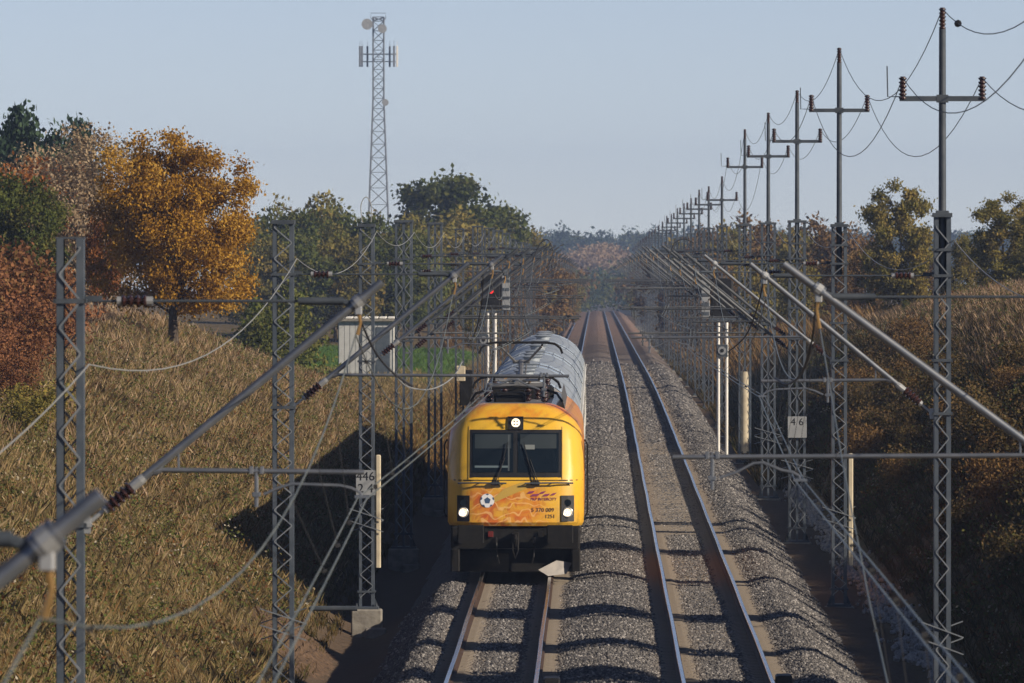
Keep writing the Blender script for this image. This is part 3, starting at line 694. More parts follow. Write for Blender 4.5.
# ------------------------------------------------------------------ locomotive
def livery():
    m = bpy.data.materials.new('yellow_livery'); m.use_nodes = True; nt = m.node_tree; L = nt.links.new
    p = nt.nodes['Principled BSDF']; p.inputs['Roughness'].default_value = 0.32; p.inputs['Coat Weight'].default_value = 0.3
    tc = _n(m, 'ShaderNodeTexCoord'); sx = _n(m, 'ShaderNodeSeparateXYZ'); L(tc.outputs['Object'], sx.inputs[0])
    def mr(o, a, b, c=0, d=1):
        r = _n(m, 'ShaderNodeMapRange'); r.interpolation_type = 'SMOOTHSTEP'
        r.inputs[1].default_value = a; r.inputs[2].default_value = b; r.inputs[3].default_value = c; r.inputs[4].default_value = d; L(o, r.inputs[0]); return r.outputs[0]
    def op(kind, a, b):
        q = _n(m, 'ShaderNodeMath'); q.operation = kind
        for i, v in enumerate((a, b)):
            if isinstance(v, (int, float)): q.inputs[i].default_value = v
            else: L(v, q.inputs[i])
        return q.outputs[0]
    nz = _n(m, 'ShaderNodeTexNoise'); nz.inputs['Scale'].default_value = 1.6; nz.inputs['Detail'].default_value = 3; nz.inputs['Distortion'].default_value = 1.6
    L(tc.outputs['Object'], nz.inputs['Vector'])
    ax = op('ABSOLUTE', sx.outputs[0], 0)
    low = op('MULTIPLY', mr(sx.outputs[2], 2.12, 1.75), op('MULTIPLY', mr(sx.outputs[0], 0.95, 0.15, 0.12, 1.0), mr(sx.outputs[0], -1.25, -0.8)))
    top = op('MULTIPLY', op('MULTIPLY', mr(sx.outputs[2], 3.35, 3.55), mr(ax, 1.2, 0.8)), 0.55)
    side = mr(sx.outputs[1], 0.75, 1.3)
    org = op('MULTIPLY', op('MAXIMUM', op('MAXIMUM', low, top), side), mr(nz.outputs[0], 0.38, 0.62, 0.25, 1.0))
    mx = _n(m, 'ShaderNodeMixRGB'); mx.inputs[1].default_value = (0.74, 0.44, 0.035, 1); mx.inputs[2].default_value = (0.62, 0.15, 0.012, 1); L(org, mx.inputs[0])
    # red core and pale curling lines
    n2 = _n(m, 'ShaderNodeTexNoise'); n2.inputs['Scale'].default_value = 2.2; n2.inputs['Distortion'].default_value = 3.0; n2.inputs['Detail'].default_value = 1.0
    L(tc.outputs['Object'], n2.inputs['Vector'])
    red = op('MULTIPLY', op('MULTIPLY', mr(n2.outputs[0], 0.52, 0.66), low), 0.55)
    m2 = _n(m, 'ShaderNodeMixRGB'); m2.inputs[2].default_value = (0.42, 0.045, 0.012, 1); L(red, m2.inputs[0]); L(mx.outputs[0], m2.inputs[1])
    wv = _n(m, 'ShaderNodeTexWave'); wv.wave_type = 'RINGS'; wv.inputs['Scale'].default_value = 1.7; wv.inputs['Distortion'].default_value = 11.0; wv.inputs['Detail'].default_value = 1.2; wv.inputs['Detail Scale'].default_value = 1.9
    L(tc.outputs['Object'], wv.inputs['Vector'])
    ln = op('MULTIPLY', op('MULTIPLY', mr(wv.outputs['Fac'], 0.80, 0.97), op('MAXIMUM', low, op('MULTIPLY', side, 0.3))), 0.6)
    m3 = _n(m, 'ShaderNodeMixRGB'); m3.inputs[2].default_value = (0.85, 0.55, 0.22, 1); L(ln, m3.inputs[0]); L(m2.outputs[0], m3.inputs[1])
    # road dirt: blotches everywhere, a film towards the skirt
    dn = _n(m, 'ShaderNodeTexNoise'); dn.inputs['Scale'].default_value = 3.5; dn.inputs['Detail'].default_value = 7; dn.inputs['Roughness'].default_value = 0.7
    mp = _n(m, 'ShaderNodeMapping'); mp.inputs['Scale'].default_value = (1.0, 1.0, 0.35); L(tc.outputs['Object'], mp.inputs[0]); L(mp.outputs[0], dn.inputs['Vector'])
    dirt = op('MULTIPLY', mr(dn.outputs[0], 0.45, 0.8), op('ADD', 0.35, mr(sx.outputs[2], 1.7, 1.1, 0.0, 0.5)))
    m4 = _n(m, 'ShaderNodeMixRGB'); m4.inputs[2].default_value = (0.16, 0.09, 0.035, 1); L(dirt, m4.inputs[0]); L(m3.outputs[0], m4.inputs[1])
    L(m4.outputs[0], p.inputs['Base Color']); L(mr(dn.outputs[0], 0.35, 0.75, 0.28, 0.55), p.inputs['Roughness'])
    return m
LIVERY = livery()
GLASS = mat('dark_glass', (0.006, 0.011, 0.017), 0.08, 0, spec=0.3)
GREYROOF = mat('loco_roof_grey', (0.16, 0.16, 0.17), 0.55, 0.1, (0.22, 0.22, 0.23), 2)
LAMP = mat('head_lamp', (0.9, 0.85, 0.75), 0.2)
LAMP.node_tree.nodes['Principled BSDF'].inputs['Emission Color'].default_value = (1.0, 0.78, 0.5, 1)
LAMP.node_tree.nodes['Principled BSDF'].inputs['Emission Strength'].default_value = 1.1
PURPLE = mat('purple_lettering', (0.24, 0.05, 0.12), 0.4); NAVY = mat('navy_lettering', (0.10, 0.055, 0.045), 0.4)
TANP = mat('tan_print', (0.50, 0.33, 0.07), 0.4); BALLW = mat('ball_white', (0.75, 0.76, 0.78), 0.4); BALLB = mat('ball_blue', (0.05, 0.09, 0.17), 0.4)
STEELG = mat('sunlit_plough', (0.25, 0.24, 0.235), 0.6, 0.1, (0.33, 0.31, 0.29), 6)
LD = 204.6
loco = tag(empty('locomotive', (TL, LD, 0)), 'yellow electric locomotive with orange swirls and lit headlights at the head of the train', 'locomotive')
HWZ = [(1.12,1.46),(1.2,1.5),(2.3,1.5),(2.9,1.485),(3.2,1.445),(3.4,1.35),(3.55,1.22),(3.68,1.05),(3.76,0.88),(3.80,0.70)]
def hwz(z): return float(np.interp(z, [a for a, _ in HWZ], [c for _, c in HWZ]))
def rake(z): return float(np.interp(z, [1.12,1.2,2.1,2.25,3.5,3.72,3.80], [0.05,0.0,0.10,0.16,0.72,0.95,1.15]))
def loco_body():
    b = MB(); zs = [1.12,1.16,1.2,1.6,2.0,2.1,2.15,2.25,2.6,3.0,3.2,3.3,3.4,3.48,3.55,3.62,3.68,3.73,3.77,3.80]; rows = []
    us = [1.0, 0.995, 0.97, 0.92, 0.86, 0.78, 0.6, 0.4, 0.2, 0.0]
    us = [-u for u in us] + us[::-1][1:]
    for z in zs:
        h = hwz(z); row = []
        row.append((-h, 19.0, z)); row.append((-h, 1.6 + rake(z)*0.3, z))
        for u in us:
            c = 0.55 * abs(u)**9 + 0.07 * u*u
            row.append((u*h, rake(z) + c, z))
        row.append((h, 1.6 + rake(z)*0.3, z)); row.append((h, 19.0, z)); rows.append(row)
    n = len(rows[0]); b.v = [p for r in rows for p in r]
    for i in range(len(rows)-1):
        for k in range(n-1): b.f.append((i*n+k, i*n+k+1, (i+1)*n+k+1, (i+1)*n+k)); b.mi.append(0)
    t = (len(rows)-1)*n; b.f.append(tuple(t+k for k in range(n))); b.mi.append(1)
    b.f.append(tuple(range(n-1,-1,-1))); b.mi.append(2)
    b.f.append(tuple([i*n for i in range(len(rows))] + [i*n+n-1 for i in range(len(rows)-1,-1,-1)])); b.mi.append(0)
    return b.build('body', [LIVERY, GREYROOF, DARK], loco, smooth=True)
body = loco_body()
def fy(x, z, off=0.0):                # surface of the cab front
    h = hwz(z); u = min(1, abs(x)/h); return rake(z) + 0.55*u**9 + 0.07*u*u - off
def front_panel(name, x0, x1, z0, z1, m, off=0.012, par=loco, nx=6, nz=4, thick=0.03):
    b = MB(); nx1 = nx+1
    for layer, o in ((0, off), (1, off-thick)):
        for j in range(nz+1):
            for i in range(nx1):
                x = x0 + (x1-x0)*i/nx; z = z0 + (z1-z0)*j/nz; b.v.append((x, fy(x, z, o), z))
    N = nx1*(nz+1)
    for j in range(nz):
        for i in range(nx):
            a = j*nx1+i; b.f.append((a, a+1, a+nx1+1, a+nx1)); b.mi.append(0); b.f.append((N+a+nx1, N+a+nx1+1, N+a+1, N+a)); b.mi.append(0)
    ring = [i for i in range(nx1)] + [j*nx1+nx for j in range(1,nz+1)] + [nz*nx1+i for i in range(nx-1,-1,-1)] + [j*nx1 for j in range(nz-1,0,-1)]
    for a, c in zip(ring, ring[1:]+ring[:1]): b.f.append((a, N+a, N+c, c)); b.mi.append(0)
    return b.build(name, m, par)
fr = front_panel('windscreen_frame', -1.01, 1.01, 2.19, 3.23, BLACK, 0.010)
for x0, x1 in ((-0.95, -0.05), (0.05, 0.95)): front_panel('windscreen', x0, x1, 2.30, 3.16, GLASS, 0.020, fr)
BLIND = mat('sun_blind', (0.016, 0.026, 0.033), 0.6)
for x0, x1 in ((-0.9, -0.1), (0.1, 0.9)): front_panel('sun_blind', x0, x1, 2.82, 3.13, BLIND, 0.0235, fr, nz=2)
front_panel('dash_reflection', -0.9, -0.16, 2.40, 2.445, mat('reflection_grey', (0.10,0.14,0.16), 0.6), 0.0235, fr, nz=1)  # light reflection low in the pane, painted as a pale dashboard strip
front_panel('cab_pillar', -0.17, -0.135, 2.33, 3.12, mat('pillar_grey', (0.06,0.075,0.085), 0.6), 0.0245, fr, nx=1)
front_panel('document_holder', 0.2, 0.42, 2.80, 2.90, mat('paper_grey', (0.16,0.18,0.18), 0.6), 0.0255, fr, nx=1, nz=1)
front_panel('cab_seam', -1.48, 1.48, 2.115, 2.135, DARK, 0.003, nx=24, nz=1)
for s in (-1, 1):
    front_panel('corner_seam', s*1.03-0.008, s*1.03+0.008, 2.15, 3.3, TANP, 0.004, nx=1, nz=8)
    hb = front_panel('lamp_housing', s*1.15-0.14, s*1.15+0.14, 1.22, 1.79, BLACK, 0.02, nx=2, nz=2)
    b = MB(); y = fy(s*1.15, 1.42, 0.02); b.lathe((s*1.15, y-0.03, 1.42), (s*1.15, y+0.02, 1.42), [(0,0.02),(0,0.085),(1,0.10)], 16); b.build('headlight', LAMP, hb)
    b = MB(); b.path([(s*1.15+0.102*math.cos(a), y-0.035, 1.42+0.102*math.sin(a)) for a in np.linspace(0, 2*math.pi, 19)], 0.014, 5); b.build('bezel', CLAMP, hb)
    b = MB()
    for a in range(6): b.lathe((s*1.15+0.05*math.cos(a*1.047), y-0.034, 1.42+0.05*math.sin(a*1.047)), (s*1.15+0.05*math.cos(a*1.047), y-0.031, 1.42+0.05*math.sin(a*1.047)), [(0,0.011),(1,0.011)], 6)
    b.build('lamp_reflector', STEELG, hb)
    b = MB(); y = fy(s*1.15, 1.63, 0.02); b.lathe((s*1.15, y-0.025, 1.63), (s*1.15, y+0.02, 1.63), [(0,0.02),(0,0.075),(1,0.08)], 14); b.build('tail_light', GLASS, hb)
    # wipers
    b = MB(); xb = s*0.44
    b.bbox(xb-0.09, xb+0.09, fy(xb,2.06,0.09), fy(xb,2.06,0.0), 2.02, 2.11, 0.015)
    b.path([(xb, fy(xb,2.1,0.06), 2.1), (xb-s*0.2*1.0+0.0, fy(xb,2.6,0.05), 2.62)], 0.014, 5); b.path([(xb+0.05, fy(xb,2.1,0.06), 2.1), (xb-s*0.12, fy(xb,2.6,0.05), 2.58)], 0.008, 4)
    b.path([(xb-s*0.26, fy(xb,2.85,0.04), 2.95), (xb-s*0.10, fy(xb,2.35,0.04), 2.3)], 0.013, 4); b.build('wiper', BLACK, loco)
    b = MB(); b.path([(s*0.2, fy(0.2,2.07,0.09), 2.06), (s*0.9, fy(0.9,2.07,0.09), 2.07), (s*1.27, fy(1.25,2.07,0.09), 2.06)], 0.018, 6)
    for xx in (0.25, 0.8, 1.2): b.path([(s*xx, fy(xx,2.06,0.09), 2.065), (s*xx, fy(xx,2.06,-0.03), 2.06)], 0.014, 5)
    b.build('handrail', GALV, loco, smooth=True)
    b = MB(); b.path([(s*1.53, 0.95, 1.3), (s*1.58, 0.95, 1.4), (s*1.58, 0.95, 2.9), (s*1.52, 1.0, 3.0)], 0.02, 6); b.build('door_handrail', DARK, loco)
    b = MB(); b.box(s*1.503-0.004, s*1.503+0.004, 1.5, 2.2, 1.3, 3.1); dr_ = b.build('cab_door', LIVERY, loco)
    b = MB(); b.box(s*1.512-0.004, s*1.512+0.004, 1.6, 2.1, 2.3, 3.0); b.build('door_window', GLASS, dr_)
tb = front_panel('top_lamp_housing', -0.17, 0.17, 3.24, 3.52, BLACK, 0.05, nx=2, nz=2, thick=0.2)
b = MB(); b.lathe((0, fy(0,3.37,0.085), 3.38), (0, fy(0,3.37,0.0), 3.38), [(0,0.02),(0,0.095),(1,0.10)], 16); b.build('headlight', LAMP, tb)
b = MB()
for k in range(4):
    a = k*math.pi/2 + math.pi/4; b.lathe((0.045*math.cos(a), fy(0,3.37,0.092), 3.38+0.045*math.sin(a)), (0.045*math.cos(a), fy(0,3.37,0.087), 3.38+0.045*math.sin(a)), [(0,0.018),(1,0.018)], 8)
b.build('lamp_reflector', DARK, tb)
# printed decoration on the front
def front_poly(name, pts, m, off, par=loco):
    b = MB(); b.add([(x, fy(x, z, off), z) for x, z in pts], [tuple(range(len(pts)))]); return b.build(name, m, par)
bc = (-0.62, 1.68)
front_poly('beam_print', [(bc[0]+0.1, bc[1]+0.02), (bc[0]+0.12, bc[1]-0.06), (-0.1,1.80), (0.3,1.97), (0.42,2.09), (0.1,2.07), (-0.25,1.94)], TANP, 0.006)
bp = front_poly('ball_print', [(bc[0]+0.155*math.cos(a), bc[1]+0.155*math.sin(a)) for a in np.linspace(0, 2*math.pi, 19)[:-1]], BALLW, 0.009)
front_poly('ball_patch', [(bc[0]+0.075*math.cos(a+1.57), bc[1]+0.075*math.sin(a+1.57)) for a in np.linspace(0, 2*math.pi, 6)[:-1]], BALLB, 0.0115, bp)
for k in range(5):
    a = 1.57 + k*2*math.pi/5
    front_poly('ball_patch', [(bc[0]+r*math.cos(a+t), bc[1]+r*math.sin(a+t)) for r, t in ((0.115,0),(0.15,-0.3),(0.154,0),(0.15,0.3))], BALLB, 0.0115, bp)
def front_text(t, x, z, size, m, shear=0, sx=1.0):
    me = text_mesh(t, size, m)
    for v in me.vertices:
        px, pz = x + v.co.x*sx + v.co.y*shear, z + v.co.y
        v.co = (px, fy(px, pz, 0.006 + v.co.z), pz)
    obj('lettering', me, loco)
front_text('PKP INTERCITY', 0.62, 1.71, 0.088, PURPLE, shear=0.2, sx=0.95)
front_text('5 370 009', 0.60, 1.47, 0.125, NAVY, sx=1.0); front_text('1251', 0.76, 1.33, 0.115, NAVY)
for k, (x, z, l) in enumerate(((0.32,1.86,0.16),(0.42,1.80,0.2),(0.58,1.855,0.13),(0.66,1.80,0.16),(0.82,1.82,0.12))):
    front_poly('logo_stroke', [(x-l/2,z-0.03),(x+l/2-0.03,z-0.02),(x+l/2+0.03,z+0.035),(x-l/2+0.06,z+0.02)], PURPLE, 0.010)
# underframe
b = MB(); b.bbox(-1.42, 1.42, 0.12, 1.2, 0.62, 1.115, 0.04); b.build('buffer_beam', DARK, loco)
for s in (-1, 1):
    b = MB(); b.path([(s*0.98,0.1,0.96),(s*0.98,-0.25,0.96)], 0.11, 12); b.bbox(s*0.98-0.29, s*0.98+0.29, -0.31, -0.25, 0.76, 1.15, 0.02); b.build('buffer', DARK, loco)
    b = MB(); b.bbox(s*1.33-0.1, s*1.33+0.1, 0.1, 0.6, 0.12, 0.62, 0.03); b.build('step', DARK, loco)
    b = MB(); b.path([(s*0.42,0.1,0.86),(s*0.42,-0.05,0.75),(s*0.40,-0.06,0.45),(s*0.36,0.02,0.3)], 0.022, 6); b.build('brake_hose', BLACK, loco)
    b = MB(); b.bbox(s*0.55-0.06,s*0.55+0.06,0.06,0.12,0.88,1.0,0.01); b.build('hose_cock', mat('red_cock', (0.12,0.012,0.01), 0.5) if s < 0 else DARK, loco)
b = MB(); b.bbox(-0.08,0.08,-0.2,0.12,0.72,0.98,0.02); b.path([(0,-0.2,0.92),(0,-0.3,0.84),(0,-0.24,0.68),(0,-0.16,0.72)], 0.035, 8); b.path([(-0.05,-0.22,0.9),(-0.06,-0.3,0.6),(0,-0.3,0.42),(0.06,-0.3,0.6),(0.05,-0.22,0.9)], 0.02, 6); b.build('coupling_hook', DARK, loco)
# snow plough: two angled blades
b = MB(); b.add([(-1.3,0.45,0.12),(-0.15,-0.02,0.10),(-0.15,0.0,0.52),(-1.3,0.45,0.55)], [(0,1,2,3),(3,2,1,0)]); b.box(-1.3,1.3,0.46,0.6,0.1,0.6); b.build('plough', DARK, loco)
b = MB(); P_ = [(0.50,-0.05,0.16),(0.72,0.02,0.02),(1.12,0.22,0.06),(1.24,0.3,0.30),(0.9,0.12,0.36)]  # sunlit side of the black plough, its light painted in as paler grey
b.add([Vector(p) for p in P_] + [Vector(p)+Vector((0,0.03,0)) for p in P_], [(0,1,2,3,4),(9,8,7,6,5)] + [(i,(i+1)%5+5 if False else i+5,(i+1)%5+5,(i+1)%5) for i in range(5)]); b.build('plough_blade', STEELG, loco)
for s in (-1,1):
    b = MB(); b.add([(s*1.42,0.6,0.3),(s*1.42,18.4,0.3),(s*1.44,18.4,1.1),(s*1.44,0.6,1.1)], [(0,1,2,3),(3,2,1,0)]); b.build('side_skirt', DARK, loco)
WHEEL = MB(); WHEEL.lathe((-0.07,0,0),(0.07,0,0),[(0,0.3),(0,0.58),(0.15,0.6),(0.8,0.575),(1,0.57),(1,0.3)],24); WM = WHEEL.mesh('wheel', RAILSIDE, smooth=True)
for y in (3.2, 6.2, 13.2, 16.2):
    for s in (-1,1): obj('wheel', WM, loco, (s*0.75, y, 0.575))
# roof: side panels, bus bars, insulators, pantographs
b = MB()
for s in (-1,1):
    b.add([(s*1.08,2.2,3.65),(s*1.0,2.4,3.98),(s*1.0,18.4,3.98),(s*1.08,18.6,3.65)], [(0,1,2,3),(3,2,1,0)])
b.build('roof_side_panel', GREYROOF, loco)
b = MB(); b.bbox(-0.72,0.72,6.3,8.2,3.8,4.12,0.06); b.bbox(-0.8,0.8,9.0,11.2,3.8,4.05,0.06); b.bbox(-0.5,0.2,2.4,3.4,3.8,4.02,0.05); b.build('roof_box', DARK, loco)
for x, y, h in ((-0.62,2.8,0.34),(0.62,2.8,0.34),(-0.62,4.6,0.34),(0.62,4.6,0.34),(0.25,3.6,0.4),(-0.3,5.4,0.36),(0.45,5.8,0.36),(-0.62,14.0,0.34),(0.62,14.0,0.34),(-0.62,15.8,0.34),(0.62,15.8,0.34)):
    b = MB(); b.ribbed((x,y,3.8),(x,y,3.8+h),0.045,0.085,4,10); b.build('roof_insulator', CERAM, loco, smooth=True)
b = MB(); b.path([(0.25,3.6,4.2),(0.3,5.8,4.22),(0.2,8.5,4.25),(0.0,12.5,4.25)], 0.022, 6); b.path([(-0.3,5.4,4.16),(-0.35,9.0,4.2),(-0.3,13,4.2)], 0.02, 6); b.build('bus_bar', BRASS, loco)
b = MB(); b.path([(-1.02,2.3,3.82),(-0.9,2.25,4.0),(-0.55,2.2,4.12),(0,2.18,4.15),(0.55,2.2,4.12),(0.9,2.25,4.0),(1.02,2.3,3.82)], 0.03, 6); b.build('front_roof_rail', DARK, loco)
PANT = mat('pantograph_grey', (0.22,0.22,0.22), 0.45, 0.5)
def pantograph(y0, up, nm):
    root = empty('pantograph', (0, y0, 0), parent=loco)
    b = MB(); b.path([(-0.62,-0.9,4.16),(0.62,-0.9,4.16),(0.62,0.9,4.16),(-0.62,0.9,4.16),(-0.62,-0.9,4.16)], 0.035, 6); b.path([(-0.62,0,4.16),(0.62,0,4.16)], 0.04, 6); b.build('base_frame', PANT, root)
    kz, ky, hz, hy = (4.52, 0.85, 4.99, -0.35) if up else (4.24, 1.0, 4.36, -0.75)
    b = MB(); b.path([(0,-0.7,4.2),(0,ky,kz)], 0.06, 8); b.path([(0.1,-0.6,4.18),(0.12,ky,kz-0.08)], 0.02, 6); b.build('lower_arm', PANT, root)
    b = MB(); b.path([(-0.2,ky,kz),(0.2,ky,kz)], 0.045, 8)
    for s in (-1,1): b.path([(s*0.14,ky,kz),(s*0.5,hy,hz-0.08)], 0.03, 6)
    b.build('upper_arm', PANT, root)
    b = MB()
    for dy in (-0.2, 0.2):
        b.path([(-0.98,hy+dy,hz-0.26),(-0.93,hy+dy,hz-0.13),(-0.8,hy+dy,hz-0.03),(-0.6,hy+dy,hz),(0.6,hy+dy,hz),(0.8,hy+dy,hz-0.03),(0.93,hy+dy,hz-0.13),(0.98,hy+dy,hz-0.26)], 0.026, 6)
    for s in (-1,1): b.path([(s*0.5,hy-0.22,hz-0.06),(s*0.5,hy+0.22,hz-0.06)], 0.03, 6)
    b.build('collector_head', DARK, root)
pantograph(4.0, False, 'front'); pantograph(15.0, True, 'rear')

# ------------------------------------------------------------------ coaches
ROOFL = mat('coach_roof_light', (0.48, 0.56, 0.64), 0.35, 0.1, (0.40, 0.47, 0.54), 1.2, coat=0.2)
ROOFG = mat('coach_roof_grey', (0.25, 0.285, 0.325), 0.42, 0.1, (0.32, 0.36, 0.40), 1.5)
SIDEW = mat('coach_side', (0.50, 0.53, 0.55), 0.4, 0, (0.42, 0.45, 0.47), 0.8, coat=0.2)
coach_sec = [(1.405,0.75),(1.41,2.4),(1.41,2.78),(1.36,3.08),(1.25,3.35),(1.06,3.62),(0.80,3.82),(0.5,3.96),(0.25,4.02),(0.0,4.04)]
coach_sec = coach_sec + [(-x, z) for x, z in coach_sec[::-1][1:]]
def coach_part(b, y0, y1, i0, i1, off=0.0):
    S = coach_sec[i0:i1+1]; n = len(S); o = len(b.v)
    for y in (y0, y1): b.v += [(x*(1+off), y, z + off*1.2) for x, z in S]
    for k in range(n-1): b.f.append((o+k, o+n+k, o+n+k+1, o+k+1)); b.mi.append(b.cur)
def make_coach(d, label):
    c = tag(empty('passenger_coach', (TL, d, 0)), label, 'train coach', 'coaches behind the locomotive')
    Lc = 26.0; n = len(coach_sec)
    b = MB(); coach_part(b, 0, Lc, 0, 3); coach_part(b, 0, Lc, n-4, n-1)
    for y, fl in ((0, 1), (Lc, -1)):
        b.add([(x, y, z) for x, z in coach_sec][::fl], [tuple(range(n))])
    b.build('body', SIDEW, c, smooth=True)
    b = MB(); coach_part(b, 4.2, Lc-4.2, 3, n-4); b.build('roof', ROOFG, c, smooth=True)
    for y0, y1 in ((0, 4.2), (Lc-4.2, Lc)):
        b = MB(); coach_part(b, y0, y1, 3, n-4); r_ = b.build('roof_end', ROOFL, c, smooth=True)
    # raised seams over the roof ends and the roof proper
    for y in (0.06, 4.2, 13.0, Lc-4.2):
        b = MB(); b.path([(x*1.006, y, z+0.004) for x, z in coach_sec[3:n-3]], 0.012, 4); b.build('roof_seam', DARK if y == 0.06 else ROOFG, c)
    for y0, y1 in ((0.1, 4.1), (Lc-4.1, Lc-0.1)):
        for k in range(4, n-4):
            x, z = coach_sec[k]; b = MB(); b.path([(x*1.004, y0, z+0.004), (x*1.004, y1, z+0.004)], 0.012, 4); b.build('roof_rib', ROOFG, c)
    for y in (7.0, 13.0, 19.0):
        b = MB(); b.lathe((0,y,3.98),(0,y,4.2),[(0,0.22),(0.6,0.22),(0.8,0.3),(1,0.12)],12); b.build('roof_vent', ROOFG, c, smooth=True)
    for s in (-1, 1):
        for k in range(9):
            y = 3.0 + k*2.3; b = MB(); b.bbox(s*1.412-0.006, s*1.412+0.006, y, y+1.4, 1.75, 2.7, 0.003); b.build('window', GLASS, c)
        for y in (0.6, Lc-1.6):
            b = MB(); b.bbox(s*1.414-0.008, s*1.414+0.008, y, y+1.0, 0.8, 2.8, 0.004); b.build('door', WHITE, c)
        b = MB(); b.path([(s*1.43,0.2,2.95),(s*1.43,Lc-0.2,2.95)], 0.018, 4); b.build('gutter', WHITE, c)
    b = MB(); b.bbox(-1.2,1.2,0.6,Lc-0.6,0.25,0.75,0.05); b.build('underframe', DARK, c)
    for y in (3.0, 5.6, Lc-5.6, Lc-3.0):
        for s in (-1,1): o = obj('wheel', WM, c, (s*0.75, y, 0.46)); o.scale = (1, 0.8, 0.8)
    b = MB(); b.bbox(-0.75,0.75,Lc,Lc+0.42,0.9,3.2,0.05); b.build('gangway', BLACK, c)
    return c
ysum = LD + 19.5
for i in range(4):
    make_coach(ysum, '%s grey passenger coach behind the yellow locomotive' % ('first','second','third','fourth')[i]); ysum += 26.45

# ------------------------------------------------------------------ hut
def hut():
    d = 462.0; p = W(337, 365, d); x0 = p.x; x1 = W(395, 365, d).x; gz = float(ground((x0+x1)/2, d)); z1 = W(337, 318, d).z
    r = tag(empty('lineside_hut', ((x0+x1)/2, d, gz)), 'small white flat roofed lineside hut by the green field', 'hut'); w_ = (x1-x0)/2; h = z1-gz
    HW_ = mat('hut_wall', (0.46,0.47,0.47), 0.7, 0, (0.36,0.37,0.37), 2.5)
    b = MB(); b.box(-w_+0.06, w_-0.06, 0.02, 2.4, -0.3, h-0.16); b.build('wall', HW_, r)
    n = 10
    for i in range(n):
        a = -w_ + 0.08 + (2*w_-0.16)*i/n; b = MB(); b.bbox(a+0.012, a+(2*w_-0.16)/n-0.012, -0.03, 0.02, -0.2, h-0.17, 0.008); b.build('wall_panel', HW_, r)
    b = MB(); b.bbox(-w_-0.06, w_+0.06, -0.25, 2.6, h-0.16, h-0.02, 0.02); rf = b.build('roof', CONC, r)
    for i in range(7):
        a = -w_ - 0.03 + (2*w_+0.06)*i/7; b = MB(); b.bbox(a+0.03, a+(2*w_)/7-0.05, -0.27, 2.6, h-0.02, h+0.06, 0.02); b.build('roof_sheet', WHITE, rf)
    b = MB(); b.bbox(w_-0.95, w_-0.25, -0.06, -0.032, -0.1, h-0.45, 0.01); dd = b.build('door', GALV, r)
    b = MB(); b.bbox(w_-0.9, w_-0.84, -0.1, -0.061, 0.8, 0.95, 0.01); b.build('handle', BLACK, dd)
    b = MB(); b.bbox(w_-0.10, w_+0.0, -0.06, 0.02, -0.2, h-0.17, 0.01); b.build('corner_post', WHITE, r)
hut()
# ------------------------------------------------------------------ radio mast on the horizon
def tower():
    d = 1250.0; k = FPX/d; cx = (378.5-XV)/k; top = CAMZ + (YV-17)/k; g = float(ground(cx, d))
    r = tag(empty('radio_tower', (cx, d, g)), 'tall lattice radio tower with antennas on the horizon', 'radio tower'); H = top - g
    TM = mat('tower_steel', (0.16,0.18,0.21), 0.5, 0.3)
    def hw(z): return 0.72 + (1.75-0.72)*max(0, 1 - z/(H*0.72))
    zs = [0]; 
    while zs[-1] < H: zs.append(min(H, zs[-1] + 2*hw(zs[-1])*0.9))
    for sx in (-1,1):
        for sy in (-1,1):
            b = MB(); b.path([(sx*hw(z), sy*hw(z), z) for z in zs], 0.10, 6); b.build('leg', TM, r)
    for i, (a, c) in enumerate(zip(zs[:-1], zs[1:])):
        b = MB()
        for ang in range(4):
            M = Matrix.Rotation(ang*math.pi/2, 3, 'Z'); h0, h1 = hw(a), hw(c)
            b.path([M @ Vector((-h0,-h0,a)), M @ Vector((h1,-h1,c))], 0.055, 4); b.path([M @ Vector((h0,-h0,a)), M @ Vector((-h1,-h1,c))], 0.055, 4); b.path([M @ Vector((-h1,-h1,c)), M @ Vector((h1,-h1,c))], 0.05, 4)
        b.build('bracing', TM, r)
    za = H - 5.4
    b = MB(); b.path([(-2.5,0,za+0.4),(2.5,0,za+0.4)], 0.09, 5); b.path([(-2.5,0,za-0.6),(2.5,0,za-0.6)], 0.07, 5); b.path([(0,-2.5,za),(0,2.5,za)], 0.08, 5); pf = b.build('antenna_frame', TM, r)
    for x, y in ((-2.5,0),(-2.2,-0.5),(2.1,-0.5),(2.5,0),(1.5,0.6),(-1.5,0.6)):
        b = MB(); b.bbox(x-0.13,x+0.13,y-0.1,y+0.1,za-1.3,za+1.5,0.03); b.path([(x,y,za+1.5),(x,y,za+2.2)],0.03,4); b.build('panel_antenna', WHITE if x > 2.3 else TM, pf)
    for x, z, rr in ((-1.5, H-1.0, 0.75), (0.55, H-1.6, 0.6), (0.95, H-11.5, 0.45)):
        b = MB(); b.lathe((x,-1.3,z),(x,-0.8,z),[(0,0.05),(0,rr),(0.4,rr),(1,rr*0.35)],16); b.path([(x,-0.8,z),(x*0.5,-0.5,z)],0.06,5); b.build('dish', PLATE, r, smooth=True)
    b = MB(); b.box(-1.0,1.0,-1.0,1.0,H-0.3,H-0.22); b.path([(-1.0,-1.0,H-0.2),(-1.0,-1.0,H+0.5),(1.0,-1.0,H+0.5),(1.0,-1.0,H-0.2)],0.05,4); b.build('top_platform', TM, r)
tower()

